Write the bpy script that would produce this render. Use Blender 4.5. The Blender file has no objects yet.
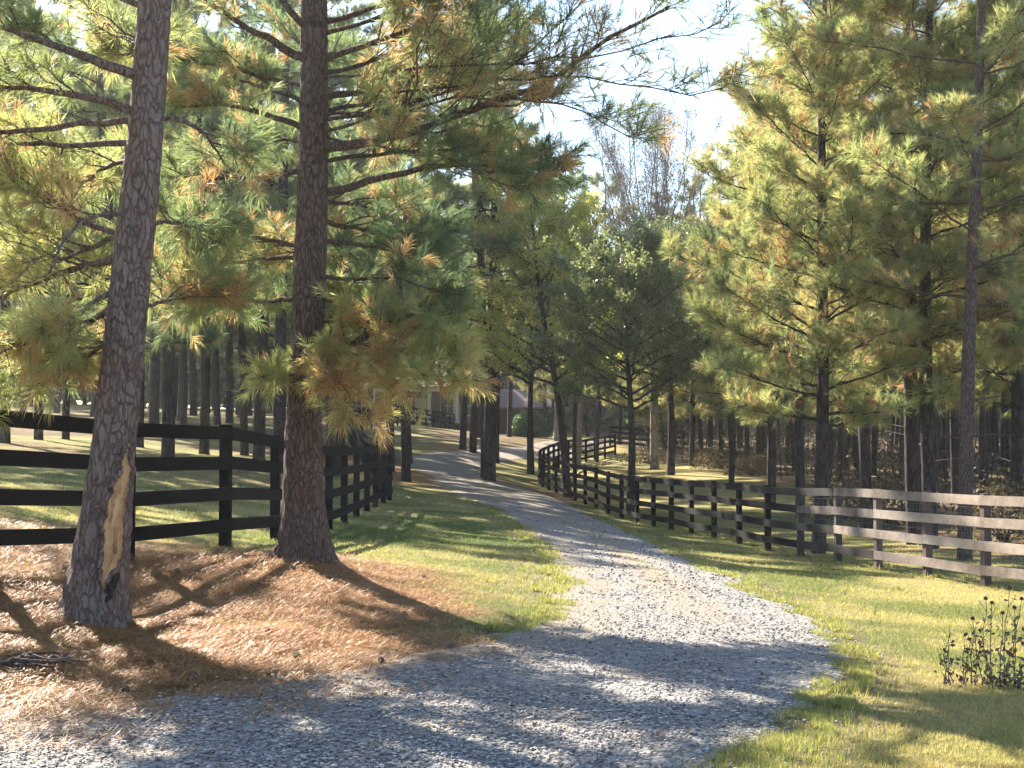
import bpy, math, random
import numpy as np
from mathutils import Vector

rng = np.random.default_rng(11)
random.seed(11)
R = math.radians
scene = bpy.context.scene
COL = scene.collection

# ------------------------------------------------------------------ camera
FPX = 1500.0
PITCH = math.atan(56 / FPX)
EYE = 1.6
cam_d = bpy.data.cameras.new("camera")
cam_d.sensor_width = 36.0
cam_d.lens = 36.0 * FPX / 1024
cam_d.clip_start = 0.1
cam_d.clip_end = 3000
cam = bpy.data.objects.new("camera", cam_d)
cam.location = (0, 0, EYE)
cam.rotation_euler = (R(90) + PITCH, 0, 0)
COL.objects.link(cam)
scene.camera = cam

# ------------------------------------------------------------------ light
HAZE = 0.0003
SUN_AZ = 33.0      # degrees left of straight ahead
SUN_EL = 34.0
world = bpy.data.worlds.new("World")
scene.world = world
world.use_nodes = True
nt = world.node_tree
sky = nt.nodes.new('ShaderNodeTexSky')
sky.sky_type = 'NISHITA'
sky.sun_disc = False
sky.sun_elevation = R(SUN_EL)
sky.sun_rotation = R(-SUN_AZ)
sky.altitude = 100
sky.air_density = 1.0
sky.dust_density = .4
sky.ozone_density = 1.2
nt.nodes['Background'].inputs[1].default_value = 0.078
nt.links.new(sky.outputs[0], nt.nodes['Background'].inputs[0])
sd = bpy.data.lights.new("sun", 'SUN')
sd.energy = 5.0
sd.angle = R(0.53)
sd.color = (1.0, 0.90, 0.76)
sun = bpy.data.objects.new("sun", sd)
COL.objects.link(sun)
sdir = Vector((-math.sin(R(SUN_AZ)) * math.cos(R(SUN_EL)), math.cos(R(SUN_AZ)) * math.cos(R(SUN_EL)), math.sin(R(SUN_EL))))
sun.rotation_euler = sdir.to_track_quat('Z', 'Y').to_euler()
sun.location = (0, 0, 60)
vs = scene.view_settings
vs.view_transform = 'Standard'
vs.look = 'None'
vs.gamma = 1
vs.exposure = 2.15
cy = scene.cycles
cy.use_denoising = True
cy.max_bounces = 6
cy.diffuse_bounces = 4
cy.glossy_bounces = 2
cy.transmission_bounces = 4
cy.transparent_max_bounces = 8
cy.volume_bounces = 0
cy.caustics_reflective = False
cy.caustics_refractive = False
cy.sample_clamp_indirect = 6

# ------------------------------------------------------------------ projection helpers
CP, SP = math.cos(PITCH), math.sin(PITCH)
def ray(px, py):
    a = (px - 512) / FPX; b = (384 - py) / FPX
    d = np.array([a, CP - b * SP, SP + b * CP])
    return d / d[1]
def at(px, py, Y):
    return np.array([0, 0, EYE]) + ray(px, py) * Y

# ------------------------------------------------------------------ terrain
CTRL = np.array([
 (0,-5,0),(-6,-5,0),(6,-5,-.1),(0,3,0),(0,7,0),(-4,7,.02),(4,7,-.03),(-9,7,.2),(9,7,-.3),
 (-3.3,12.2,.03),(-2.1,15.5,.33),(-4.5,13.1,.54),(-3.2,17,.38),(-3.1,19.8,.27),(-3,24.5,.14),(-3,30,.1),(-3.1,38,.05),
 (-1.7,10.4,.02),(-.5,12,.02),(-2.2,12.4,.1),(-9,12,.75),(-8,25,.7),(-12,30,.95),(-20,30,1.3),(-12.8,50,1.27),(-15.7,50,1.5),(-11.3,55,1.05),(-8.3,50,.98),
 (-21.7,90,2.9),(-30,60,2.2),(-8.5,70,1.4),(-10,105,2.9),(-3.9,53.6,.1),(-2.7,82,1.1),(-1.5,100,1.7),(-1,60,.08),(0,105,1.8),
 (-8,125,2.85),(3.1,100,1.5),(-3.8,70,.5),(.5,84,.85),(-10,88,1.9),(-4.5,130,2.3),
 (7,22.3,-.57),(6.1,25.7,-.6),(5.4,31.9,-.73),(4,41.5,-.82),(3.2,47,-.82),(2.5,56,-.7),(1.35,64,-.45),(2,75,0),(3.9,89,.2),(6.6,96,.5),(5,92,.45),
 (8,98,.8),(11.3,65,-.2),(8.5,78,.2),(6.1,31,-.75),(8.6,28,-.64),(12,45,-.6),(15,55,-.5),(25,60,-.3),(40,100,.5),(18,100,.6),
 (3.2,10,-.1),(5,15,-.35),(8.2,18,-.5),(11,16,-.55),(1.7,28.5,-.3),(1.5,18,-.12),(0,17,.0),(0,24,-.06),(0,38,-.2),(1,50,-.35),(-1.4,25,.03),(-1,33,-.02),
 (0,200,4.5),(-90,200,7),(90,200,4),(-60,110,4),(70,110,1.5),(-150,500,9),(150,500,9),(0,500,9)], float)
def uv(X, Y):
    Yc = np.clip(Y, -6, 520)
    s = Yc + 12
    return np.stack([np.clip(X / s, -1.3, 1.3) * 2.2, np.log(s)], -1)
def tps(r2): return 0.5 * r2 * np.log(r2 + 1e-9)
_C = uv(CTRL[:, 0], CTRL[:, 1])
_n = len(_C)
_K = tps(((_C[:, None] - _C[None]) ** 2).sum(-1)) + np.eye(_n) * 0.003
_Pm = np.hstack([np.ones((_n, 1)), _C])
_A = np.block([[_K, _Pm], [_Pm.T, np.zeros((3, 3))]])
_W = np.linalg.solve(_A, np.concatenate([CTRL[:, 2], np.zeros(3)]))

_hash = rng.random((256, 256))
def vnoise(x, y):
    xi = np.floor(x).astype(int); yi = np.floor(y).astype(int)
    fx = x - xi; fy = y - yi
    fx = fx * fx * (3 - 2 * fx); fy = fy * fy * (3 - 2 * fy)
    h = lambda a, b: _hash[a & 255, b & 255]
    return (h(xi, yi) * (1 - fx) + h(xi + 1, yi) * fx) * (1 - fy) + (h(xi, yi + 1) * (1 - fx) + h(xi + 1, yi + 1) * fx) * fy
def fbm(x, y, o=3):
    t = 0; a = .5; n = 0
    for i in range(o):
        t = t + a * vnoise(x * 2 ** i + 17.3 * i, y * 2 ** i + 5.1 * i); n += a; a *= .5
    return t / n
def ground(X, Y):
    X = np.asarray(X, float); Y = np.asarray(Y, float)
    sh = X.shape
    X = X.ravel(); Y = Y.ravel()
    out = np.empty(len(X))
    for i in range(0, len(X), 20000):
        q = uv(X[i:i + 20000], Y[i:i + 20000])
        r2 = ((q[:, None] - _C[None]) ** 2).sum(-1)
        out[i:i + 20000] = tps(r2) @ _W[:_n] + _W[_n] + q @ _W[_n + 1:]
    # tree mounds, straw bank
    for (a, b, h, s) in ((-3.35, 12.1, .07, .5), (-2.12, 15.55, .05, .7), (-3.0, 10.9, .06, .7), (-4.3, 10.7, .07, .5)):
        out += h * np.exp(-((X - a) ** 2 + (Y - b) ** 2) / (2 * s * s))
    near = np.clip(1.6 - np.abs(X) / 60, 0, 1)
    out += (fbm(X * .9 + 40, Y * .9 + 60) - .5) * .045 * near + (fbm(X * 4 + 9, Y * 4 + 3, 2) - .5) * .012 * near
    return out.reshape(sh)
def gz(x, y): return float(ground(np.array([x]), np.array([y]))[0])
def hit(px, py):
    d = ray(px, py)
    Ys = 5.0 * (1.006 ** np.arange(900))
    z = ground(d[0] * Ys, Ys)
    below = (EYE + d[2] * Ys) < z
    i = int(np.argmax(below)) if below.any() else 500
    return np.array([d[0] * Ys[i], Ys[i], z[i]])

# ------------------------------------------------------------------ mesh helpers
def tag(o, label=None, cat=None, group=None, kind=None):
    if label: o['label'] = label
    if cat: o['category'] = cat
    if group: o['group'] = group
    if kind: o['kind'] = kind
    return o
def empty(name, loc, label, cat, group=None):
    o = bpy.data.objects.new(name, None)
    o.empty_display_size = .3
    o.location = loc
    COL.objects.link(o)
    return tag(o, label, cat, group)
class MB:
    """collects triangles and quads"""
    def __init__(s): s.V = []; s.F3 = []; s.F4 = []; s.m3 = []; s.m4 = []; s.T = []; s.n = 0
    def add(s, V, F, mat=0, tint=None):
        V = np.asarray(V, float).reshape(-1, 3); F = np.asarray(F, int)
        (s.F3 if F.shape[1] == 3 else s.F4).append(F + s.n)
        (s.m3 if F.shape[1] == 3 else s.m4).append(np.full(len(F), mat))
        s.V.append(V)
        s.T.append(np.full(len(V), .5) if tint is None else np.broadcast_to(np.asarray(tint, float), (len(V),)))
        s.n += len(V)
    def box(s, c, d, mat=0, M=None, tint=None):
        x, y, z = np.array(d) / 2
        v = np.array([(a * x, b * y, e * z) for a in (-1, 1) for b in (-1, 1) for e in (-1, 1)])
        if M is not None: v = v @ np.asarray(M).T
        f = [(0, 1, 3, 2), (4, 6, 7, 5), (0, 4, 5, 1), (2, 3, 7, 6), (0, 2, 6, 4), (1, 5, 7, 3)]
        s.add(v + np.array(c), f, mat, tint)
    def tubes(s, P, Rr, sides=4, mat=0, tint=None, cap=True):
        P = np.asarray(P, float); Rr = np.asarray(Rr, float)
        if P.ndim == 2: P = P[None]; Rr = Rr[None]
        N, M, _ = P.shape
        t = np.gradient(P, axis=1)
        t /= np.linalg.norm(t, axis=-1, keepdims=True) + 1e-9
        ref = np.where(np.abs(t[:, :1, 2:3]) > .85, np.array([1., 0, 0]), np.array([0, 0, 1.]))
        u = np.cross(t, np.broadcast_to(ref, t.shape)); u /= np.linalg.norm(u, axis=-1, keepdims=True) + 1e-9
        v = np.cross(t, u)
        a = np.arange(sides) * 2 * math.pi / sides
        V = P[:, :, None] + Rr[:, :, None, None] * (u[:, :, None] * np.cos(a)[:, None] + v[:, :, None] * np.sin(a)[:, None])
        idx = np.arange(N * M * sides).reshape(N, M, sides)
        nx = np.roll(idx, -1, axis=2)
        F = np.stack([idx[:, :-1], nx[:, :-1], nx[:, 1:], idx[:, 1:]], -1).reshape(-1, 4)
        tt = None if tint is None else np.repeat(np.asarray(tint), M * sides)
        s.add(V.reshape(-1, 3), F, mat, tt)
    def build(s, name, mats, parent=None, smooth=False, origin=None):
        me = bpy.data.meshes.new(name)
        V = np.concatenate(s.V)
        if origin is not None: V = V - np.asarray(origin)
        F3 = np.concatenate(s.F3) if s.F3 else np.zeros((0, 3), int)
        F4 = np.concatenate(s.F4) if s.F4 else np.zeros((0, 4), int)
        me.vertices.add(len(V)); me.vertices.foreach_set('co', V.ravel().astype(np.float32))
        L = np.concatenate([F3.ravel(), F4.ravel()])
        me.loops.add(len(L)); me.loops.foreach_set('vertex_index', L.astype(np.int32))
        nf = len(F3) + len(F4)
        me.polygons.add(nf)
        st = np.concatenate([np.arange(len(F3)) * 3, len(F3) * 3 + np.arange(len(F4)) * 4])
        me.polygons.foreach_set('loop_start', st.astype(np.int32))
        mi = np.concatenate([np.concatenate(s.m3) if s.m3 else np.zeros(0, int), np.concatenate(s.m4) if s.m4 else np.zeros(0, int)])
        if not isinstance(mats, (list, tuple)): mats = [mats]
        for m in mats: me.materials.append(m)
        me.polygons.foreach_set('material_index', mi.astype(np.int32))
        me.polygons.foreach_set('use_smooth', np.full(nf, bool(smooth)))
        at_ = me.attributes.new('tint', 'FLOAT', 'POINT')
        at_.data.foreach_set('value', np.concatenate(s.T).astype(np.float32))
        me.update(calc_edges=True)
        o = bpy.data.objects.new(name, me)
        COL.objects.link(o)
        if parent is not None: o.parent = parent
        return o
def unit(v):
    v = np.asarray(v, float)
    return v / (np.linalg.norm(v, axis=-1, keepdims=True) + 1e-9)

# ------------------------------------------------------------------ materials
def new_mat(name):
    m = bpy.data.materials.new(name); m.use_nodes = True
    t = m.node_tree
    return m, t, t.nodes['Principled BSDF']
def N(t, kind, **kw):
    n = t.nodes.new(kind)
    for k, v in kw.items(): setattr(n, k, v)
    return n
def ramp(t, stops, src, interp='LINEAR'):
    r = N(t, 'ShaderNodeValToRGB'); r.color_ramp.interpolation = interp
    e = r.color_ramp.elements
    while len(e) < len(stops): e.new(.5)
    for i, (p, c) in enumerate(stops):
        e[i].position = p; e[i].color = (c[0], c[1], c[2], 1)
    t.links.new(src, r.inputs[0])
    return r.outputs[0]
def noise(t, scale, detail=5, rough=.6, vec=None, dist=0.0):
    n = N(t, 'ShaderNodeTexNoise'); n.inputs['Scale'].default_value = scale
    n.inputs['Detail'].default_value = detail; n.inputs['Roughness'].default_value = rough
    n.inputs['Distortion'].default_value = dist
    if vec is not None: t.links.new(vec, n.inputs['Vector'])
    return n.outputs[0]
def coords(t, scale=(1, 1, 1), kind='Object'):
    tc = N(t, 'ShaderNodeTexCoord'); mp = N(t, 'ShaderNodeMapping')
    mp.inputs['Scale'].default_value = scale
    t.links.new(tc.outputs[kind], mp.inputs['Vector'])
    return mp.outputs[0]
def mix(t, a, b, f, mode='MIX'):
    m = N(t, 'ShaderNodeMix', data_type='RGBA', blend_type=mode)
    for s_, v in ((m.inputs[6], a), (m.inputs[7], b), (m.inputs[0], f)):
        if hasattr(v, 'is_linked') or isinstance(v, bpy.types.NodeSocket): t.links.new(v, s_)
        elif isinstance(v, (int, float)): s_.default_value = v
        else: s_.default_value = (v[0], v[1], v[2], 1)
    return m.outputs[2]
def attr(t, name='tint'):
    a = N(t, 'ShaderNodeAttribute'); a.attribute_name = name
    return a.outputs['Fac']
def bump(t, bs, h, strength, dist):
    b = N(t, 'ShaderNodeBump'); b.inputs['Strength'].default_value = strength; b.inputs['Distance'].default_value = dist
    t.links.new(h, b.inputs['Height']); t.links.new(b.outputs[0], bs.inputs['Normal'])
def math_(t, op, a, b=0.0):
    m = N(t, 'ShaderNodeMath', operation=op)
    for i, v in enumerate((a, b)):
        if isinstance(v, bpy.types.NodeSocket): t.links.new(v, m.inputs[i])
        else: m.inputs[i].default_value = v
    return m.outputs[0]

def bark_mat(name, dark, mid, light, sc=11, zs=.32, dist=.03):
    m, t, b = new_mat(name)
    v = coords(t, (1, 1, zs))
    def warp(amount, scale):
        wn = N(t, 'ShaderNodeTexNoise'); wn.inputs['Scale'].default_value = scale; wn.inputs['Detail'].default_value = 5
        t.links.new(v, wn.inputs['Vector'])
        wv = N(t, 'ShaderNodeMix', data_type='VECTOR'); wv.inputs[0].default_value = amount
        t.links.new(v, wv.inputs[4]); t.links.new(wn.outputs[1], wv.inputs[5])
        return wv.outputs[1]
    w1, w2 = warp(.16, 7), warp(.07, 22)
    def edges(vec, scale, width):
        vo = N(t, 'ShaderNodeTexVoronoi', feature='DISTANCE_TO_EDGE'); vo.inputs['Scale'].default_value = scale
        t.links.new(vec, vo.inputs['Vector'])
        return math_(t, 'MINIMUM', math_(t, 'MULTIPLY', vo.outputs[0], width), 1.0)
    vary = noise(t, 7, 4, .7, v)
    fine = noise(t, 70, 6, .75, v)
    e1 = math_(t, 'MINIMUM', math_(t, 'MULTIPLY', edges(w1, sc, 5.0), math_(t, 'ADD', vary, .55)), 1.0)
    e2 = edges(w2, sc * 2.3, 4.0)
    h = math_(t, 'MULTIPLY', math_(t, 'ADD', math_(t, 'MULTIPLY', e1, .7), math_(t, 'MULTIPLY', e2, .3)), math_(t, 'ADD', math_(t, 'MULTIPLY', fine, .9), .45))
    vc = N(t, 'ShaderNodeTexVoronoi', feature='F1'); vc.inputs['Scale'].default_value = sc * 1.6
    t.links.new(w1, vc.inputs['Vector'])
    sep = N(t, 'ShaderNodeSeparateColor'); t.links.new(vc.outputs['Color'], sep.inputs[0])
    c = ramp(t, [(.05, dark), (.5, mid), (1, light)], h)
    c = mix(t, c, (mid[0] * 1.3, mid[1] * .95, mid[2] * .8), math_(t, 'MULTIPLY', sep.outputs[0], .5))
    t.links.new(c, b.inputs['Base Color'])
    b.inputs['Roughness'].default_value = .85
    b.inputs['Specular IOR Level'].default_value = .25
    bump(t, b, h, .85, dist)
    return m
def leaf_mat(name, stops, transl=.5, rough=.55, hue_noise=1.2, spec=.35):
    m, t, b = new_mat(name)
    c = ramp(t, stops, attr(t))
    tc = coords(t)
    nz = noise(t, hue_noise, 3, .6, tc)
    c = mix(t, c, (1.3, 1.3, 1.1), math_(t, 'MULTIPLY', nz, .5), 'MULTIPLY')
    t.links.new(c, b.inputs['Base Color'])
    b.inputs['Roughness'].default_value = rough
    b.inputs['Specular IOR Level'].default_value = spec
    tr = N(t, 'ShaderNodeBsdfTranslucent')
    c2 = mix(t, c, (1.25, 1.3, .95), 1.0, 'MULTIPLY')
    t.links.new(c2, tr.inputs[0])
    ms = N(t, 'ShaderNodeMixShader'); ms.inputs[0].default_value = transl
    t.links.new(b.outputs[0], ms.inputs[1]); t.links.new(tr.outputs[0], ms.inputs[2])
    t.links.new(ms.outputs[0], t.nodes['Material Output'].inputs[0])
    return m
def plain(name, col, rough=.7, nscale=6, var=.35, bmp=.0, spec=.3):
    m, t, b = new_mat(name)
    n = noise(t, nscale, 5, .65, coords(t))
    c = ramp(t, [(.25, [k * (1 - var) for k in col]), (.75, [min(1, k * (1 + var)) for k in col])], n)
    t.links.new(c, b.inputs['Base Color'])
    b.inputs['Roughness'].default_value = rough
    b.inputs['Specular IOR Level'].default_value = spec
    if bmp: bump(t, b, n, .6, bmp)
    return m

M = {}
M['bark'] = bark_mat('pine_bark', (.045, .036, .034), (.15, .12, .112), (.30, .26, .245), 24, .34, .03)
M['bark2'] = bark_mat('brown_pine_bark', (.03, .022, .020), (.10, .077, .068), (.21, .165, .15), 27, .32, .026)
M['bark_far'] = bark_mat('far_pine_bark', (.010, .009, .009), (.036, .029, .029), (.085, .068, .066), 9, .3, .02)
M['bark_pale'] = bark_mat('pale_bark', (.08, .07, .06), (.24, .21, .19), (.38, .35, .32), 6, .5, .01)
M['twig'] = plain('twig_bark', (.085, .062, .052), .85, 30, .4)
PINE = [(0, (.060, .105, .080)), (.3, (.135, .190, .115)), (.55, (.27, .30, .15)), (.72, (.44, .42, .21)), (.86, (.44, .31, .19)), (1, (.42, .24, .14))]
M['needles'] = leaf_mat('pine_needles', PINE, .56, .5, 1.2, .3)
OAK = [(0, (.075, .10, .06)), (.5, (.18, .21, .11)), (.8, (.38, .38, .14)), (1, (.55, .50, .14))]
M['oak_leaves'] = leaf_mat('oak_leaves', OAK, .55, .4, 1.2, .45)
M['yellow_leaves'] = leaf_mat('yellow_leaves', [(0, (.07, .12, .025)), (.5, (.2, .24, .03)), (1, (.5, .4, .03))], .5, .5)
M['dry_leaves'] = leaf_mat('dry_leaves', [(0, (.025, .03, .016)), (.5, (.06, .05, .03)), (1, (.16, .115, .06))], .35, .7)
M['bush_leaves'] = leaf_mat('bush_leaves', [(0, (.05, .10, .045)), (1, (.13, .2, .09))], .3, .4)
M['grass'] = leaf_mat('grass_blades', [(0, (.06, .10, .028)), (.4, (.14, .175, .05)), (.7, (.30, .28, .10)), (1, (.46, .36, .18))], .5, .55, .6, .2)
M['straw'] = leaf_mat('pine_straw', [(0, (.12, .045, .02)), (.5, (.34, .155, .055)), (1, (.50, .29, .12))], .2, .5, .8)

def wood_mat(name, cols, sc=3, rough=.6, bmp=.004, spec=.4, grain=(.2, .2, 1)):
    m, t, b = new_mat(name)
    n = noise(t, sc, 8, .7, coords(t, (1, 1, 1), 'Object'))
    f = noise(t, 60, 4, .7, coords(t, grain))
    k = math_(t, 'ADD', math_(t, 'MULTIPLY', n, .65), math_(t, 'MULTIPLY', f, .35))
    k = math_(t, 'ADD', k, math_(t, 'MULTIPLY', math_(t, 'SUBTRACT', attr(t), .5), .5))
    t.links.new(ramp(t, cols, k), b.inputs['Base Color'])
    b.inputs['Roughness'].default_value = rough
    b.inputs['Specular IOR Level'].default_value = spec
    bump(t, b, k, .5, bmp)
    return m
M['fence'] = wood_mat('black_painted_wood', [(.35, (.004, .004, .005)), (.6, (.007, .0065, .008)), (.8, (.018, .015, .015))], rough=.8, spec=.12)
M['faded'] = wood_mat('faded_fence_wood', [(.3, (.10, .08, .07)), (.5, (.28, .22, .18)), (.72, (.46, .38, .32))], rough=.62)  # weathered boards, with the sunlit run's brightness put into the colour
M['wire'] = plain('galvanised_wire', (.2, .2, .2), .5)
M['bare'] = wood_mat('bare_wood', [(.3, (.10, .05, .02)), (.42, (.26, .14, .06)), (.58, (.42, .26, .12)), (.78, (.52, .37, .20))], sc=7, rough=.6, bmp=.008, grain=(1, 1, .07))
M['char'] = bark_mat('charred_bark', (.010, .008, .009), (.038, .031, .033), (.09, .075, .075), 20, .35, .03)
M['stone'] = None

# gravel stone: per stone tint
m, t, b = new_mat('gravel_stone')
c = ramp(t, [(0, (.09, .085, .085)), (.35, (.23, .22, .215)), (.7, (.37, .35, .33)), (1, (.56, .52, .475))], attr(t))
c = mix(t, c, (.8, .78, .76), math_(t, 'MULTIPLY', noise(t, 30, 4, .6, coords(t)), .6), 'MULTIPLY')
t.links.new(c, b.inputs['Base Color']); b.inputs['Roughness'].default_value = .75
M['stone'] = m

# ground: attributes g_straw, g_lush, g_litter
m, t, b = new_mat('ground_cover')
v = coords(t)
nb = noise(t, .35, 5, .6, v); ns = noise(t, 9, 7, .75, v); nf = noise(t, 55, 5, .75, v)
k = math_(t, 'ADD', math_(t, 'MULTIPLY', nb, .45), math_(t, 'MULTIPLY', ns, .55))
grass = ramp(t, [(.28, (.05, .08, .022)), (.45, (.13, .165, .045)), (.58, (.22, .22, .075)), (.72, (.34, .28, .13))], k)
grass = mix(t, grass, (.6, .62, .55), math_(t, 'MULTIPLY', nf, 1.0), 'MULTIPLY')
dry = ramp(t, [(.3, (.18, .155, .06)), (.5, (.33, .28, .11)), (.7, (.46, .36, .19))], k)
grass = mix(t, grass, dry, math_(t, 'MINIMUM', attr(t, 'g_dry'), 1.0))
straw = ramp(t, [(.3, (.15, .07, .03)), (.5, (.33, .175, .08)), (.7, (.46, .28, .14))], math_(t, 'ADD', math_(t, 'MULTIPLY', ns, .5), math_(t, 'MULTIPLY', nf, .5)))
litter = ramp(t, [(.3, (.06, .04, .026)), (.5, (.15, .10, .058)), (.7, (.25, .18, .105))], k)
soil = ramp(t, [(.3, (.10, .075, .055)), (.7, (.26, .21, .165))], nf)
c = mix(t, grass, litter, attr(t, 'g_litter'))
c = mix(t, c, straw, attr(t, 'g_straw'))
c = mix(t, c, soil, attr(t, 'g_soil'))
t.links.new(c, b.inputs['Base Color']); b.inputs['Roughness'].default_value = .95; b.inputs['Specular IOR Level'].default_value = .1
bump(t, b, math_(t, 'ADD', ns, math_(t, 'MULTIPLY', nf, .6)), 1.0, .06)
M['ground'] = m

m, t, b = new_mat('gravel_surface')
v = coords(t)
vo = N(t, 'ShaderNodeTexVoronoi', feature='F1'); vo.inputs['Scale'].default_value = 34; vo.inputs['Randomness'].default_value = 1
t.links.new(v, vo.inputs['Vector'])
sp = N(t, 'ShaderNodeSeparateColor'); t.links.new(vo.outputs['Color'], sp.inputs[0])
st = ramp(t, [(0, (.12, .115, .115)), (.5, (.24, .23, .22)), (1, (.42, .39, .36))], sp.outputs[0])
nb = noise(t, 1.1, 5, .65, v); nf = noise(t, 60, 4, .7, v)
sand = ramp(t, [(.3, (.19, .16, .13)), (.7, (.36, .31, .26))], nf)
c = mix(t, st, sand, ramp(t, [(.42, (0, 0, 0)), (.6, (1, 1, 1))], math_(t, 'ADD', nb, math_(t, 'MULTIPLY', math_(t, 'SUBTRACT', attr(t), .5), .5))))
t.links.new(c, b.inputs['Base Color']); b.inputs['Roughness'].default_value = .9; b.inputs['Specular IOR Level'].default_value = .2
bump(t, b, math_(t, 'ADD', math_(t, 'MULTIPLY', vo.outputs['Distance'], -1.4), math_(t, 'MULTIPLY', nf, .5)), .9, .02)
M['gravel'] = m

# ------------------------------------------------------------------ road outline
ROWS = [(800,-420,690),(768,-300,735),(745,-220,772),(722,-120,812),(704,40,842),(690,180,858),(674,310,868),(655,420,864),(635,498,846),(612,538,802),
        (590,553,758),(570,556,712),(550,546,672),(530,526,625),(510,496,580),(496,462,548)]
Lp = [hit(l, y)[:2] for (y, l, r) in ROWS]; Rp = [hit(r, y)[:2] for (y, l, r) in ROWS]
Lp.insert(0, np.array([-9.0, -2.0])); Rp.insert(0, np.array([1.0, -2.0]))
far_c = [(-1.9, 60, 1.5), (-3.3, 66, 1.5), (-3.4, 72, 1.5), (-2.0, 78.5, 1.6), (.3, 85, 1.6), (2.2, 93, 1.6), (4.4, 103, 1.7), (8, 116, 1.8)]
for i, (x, y, w) in enumerate(far_c):
    a = np.array(far_c[max(0, i - 1)][:2]); b_ = np.array(far_c[min(len(far_c) - 1, i + 1)][:2])
    tg = unit(b_ - a); nr = np.array([tg[1], -tg[0]])
    Lp.append(np.array([x, y]) - nr * w); Rp.append(np.array([x, y]) + nr * w)
def smooth_path(P, n, it=2):
    P = np.array(P, float)
    for _ in range(3):
        Q = [P[0]]
        for a, c_ in zip(P[:-1], P[1:]): Q += [a * .75 + c_ * .25, a * .25 + c_ * .75]
        Q.append(P[-1]); P = np.array(Q)
    return P
Ls = smooth_path(Lp, 0); Rs = smooth_path(Rp, 0)
def densify(P, n):
    k = np.linspace(0, len(P) - 1, n)
    return np.stack([np.interp(k, np.arange(len(P)), P[:, i]) for i in (0, 1)], -1)
Ls = densify(Ls, 500); Rs = densify(Rs, 500)
for A_, o_ in ((Ls, 3.), (Rs, 41.)):
    A_[:, 0] += (fbm(A_[:, 0] * .5 + o_, A_[:, 1] * .8 + o_, 4) - .5) * .75 + (fbm(A_[:, 0] * 3 + o_, A_[:, 1] * 3, 2) - .5) * .1
ROADPOLY = np.concatenate([Ls[::2], Rs[::-2]])
def in_poly(X, Y, poly=ROADPOLY):
    r = np.zeros(len(X), bool)
    x0, y0 = poly[:, 0], poly[:, 1]; x1, y1 = np.roll(x0, -1), np.roll(y0, -1)
    for a, b_, c_, d in zip(x0, y0, x1, y1):
        if b_ == d: continue
        cr = ((b_ > Y) != (d > Y)) & (X < (c_ - a) * (Y - b_) / (d - b_) + a)
        r ^= cr
    return r
def road_mask(X, Y, soft=.25):
    s = soft * (fbm(X * 1.3 + 3, Y * 1.3 + 8, 3) - .5) * 2.5
    jx = (rng.random(len(X)) - .5) * soft; jy = (rng.random(len(X)) - .5) * soft * 2
    return in_poly(X + jx + s, Y + jy)
def soft_road(X, Y, rad):
    t_ = 0
    for i in range(10):
        a_ = i * 2.4; r_ = rad * math.sqrt((i + .5) / 10)
        t_ = t_ + in_poly(X + r_ * math.cos(a_), Y + 1.6 * r_ * math.sin(a_))
    return t_ / 10
def sm(a, b_, x):
    t_ = np.clip((x - a) / (b_ - a), 0, 1); return t_ * t_ * (3 - 2 * t_)
def zones(X, Y):
    n = fbm(X * .8 + 11, Y * .8 + 31, 3); n2 = fbm(X * .25 + 3, Y * .25 + 71, 3)
    # pine straw bank on the left of the road
    edge = -0.35 + (n - .5) * 1.3 + np.clip(14 - Y, -2, 8) * .16
    st = (1 - sm(-.5, .5, X - edge)) * (1 - sm(15.6, 18.2, Y + (n - .5) * 2.2 + (X < -3) * .0)) * sm(-14, -9, X)
    for (a, b_) in ((-3.9, 53.6), (-1, 60), (-4.8, 60), (2.1, 57), (-2.7, 82), (-1.5, 62)):
        st = np.maximum(st, .9 * np.exp(-((X - a) ** 2 + ((Y - b_) * .6) ** 2) / (2 * 1.5 ** 2)))
    lit = sm(.40, .62, n2) * sm(30, 48, Y) * (X < -4) * .9
    edgeR = 8.2 + (100 - np.clip(Y, 20, 100)) * .005 + (n - .5) * 2
    edgeR = np.where(Y < 60, np.interp(Y, [18, 30, 45, 60], [9.6, 8.8, 10, 11]), np.interp(Y, [60, 65, 98], [11.2, 11.3, 7.6])) + (n - .5) * 2
    lit = np.maximum(lit, sm(-.8, 1.2, X - edgeR))
    lit = np.maximum(lit, .8 * sm(78, 95, Y) * sm(-9, -4, X) * (X < 3))
    lit = np.maximum(lit, sm(120, 150, Y))
    dry = .25 + .6 * sm(.38, .62, n)
    dry = dry + .7 * ((X > 2) & (Y > 56)) + .5 * (1 - sm(8.5, 12, Y)) * (X > 0)
    dry = dry - .45 * np.exp(-((X + 1.2) ** 2 / 4 + (Y - 26) ** 2 / 60))
    dry = dry + .35 * ((X < -3.5) & (Y > 15)) * sm(.45, .6, n2)
    dry = np.where((X > 5.5) & (X < 10) & (Y > 16) & (Y < 40) , dry + .2, dry)
    return np.clip(st, 0, 1), np.clip(lit, 0, 1), np.clip(dry, 0, 1)

# ------------------------------------------------------------------ ground sheet
def spaced(lo, hi, c0, c1, d, g):
    a = list(np.arange(c0, c1, d)); x = c1; s = d
    while x < hi: a.append(x); s *= g; x += s
    a.append(hi); x = c0; s = d; pre = []
    while x > lo:
        s *= g; x -= s; pre.append(max(x, lo))
    return np.array(sorted(set(pre + a)))
xs = spaced(-900, 900, -6, 8.5, .1, 1.045); ys = spaced(-60, 1500, 6, 22, .1, 1.016)
GX, GY = np.meshgrid(xs, ys)
GZ = ground(GX, GY)
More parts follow.
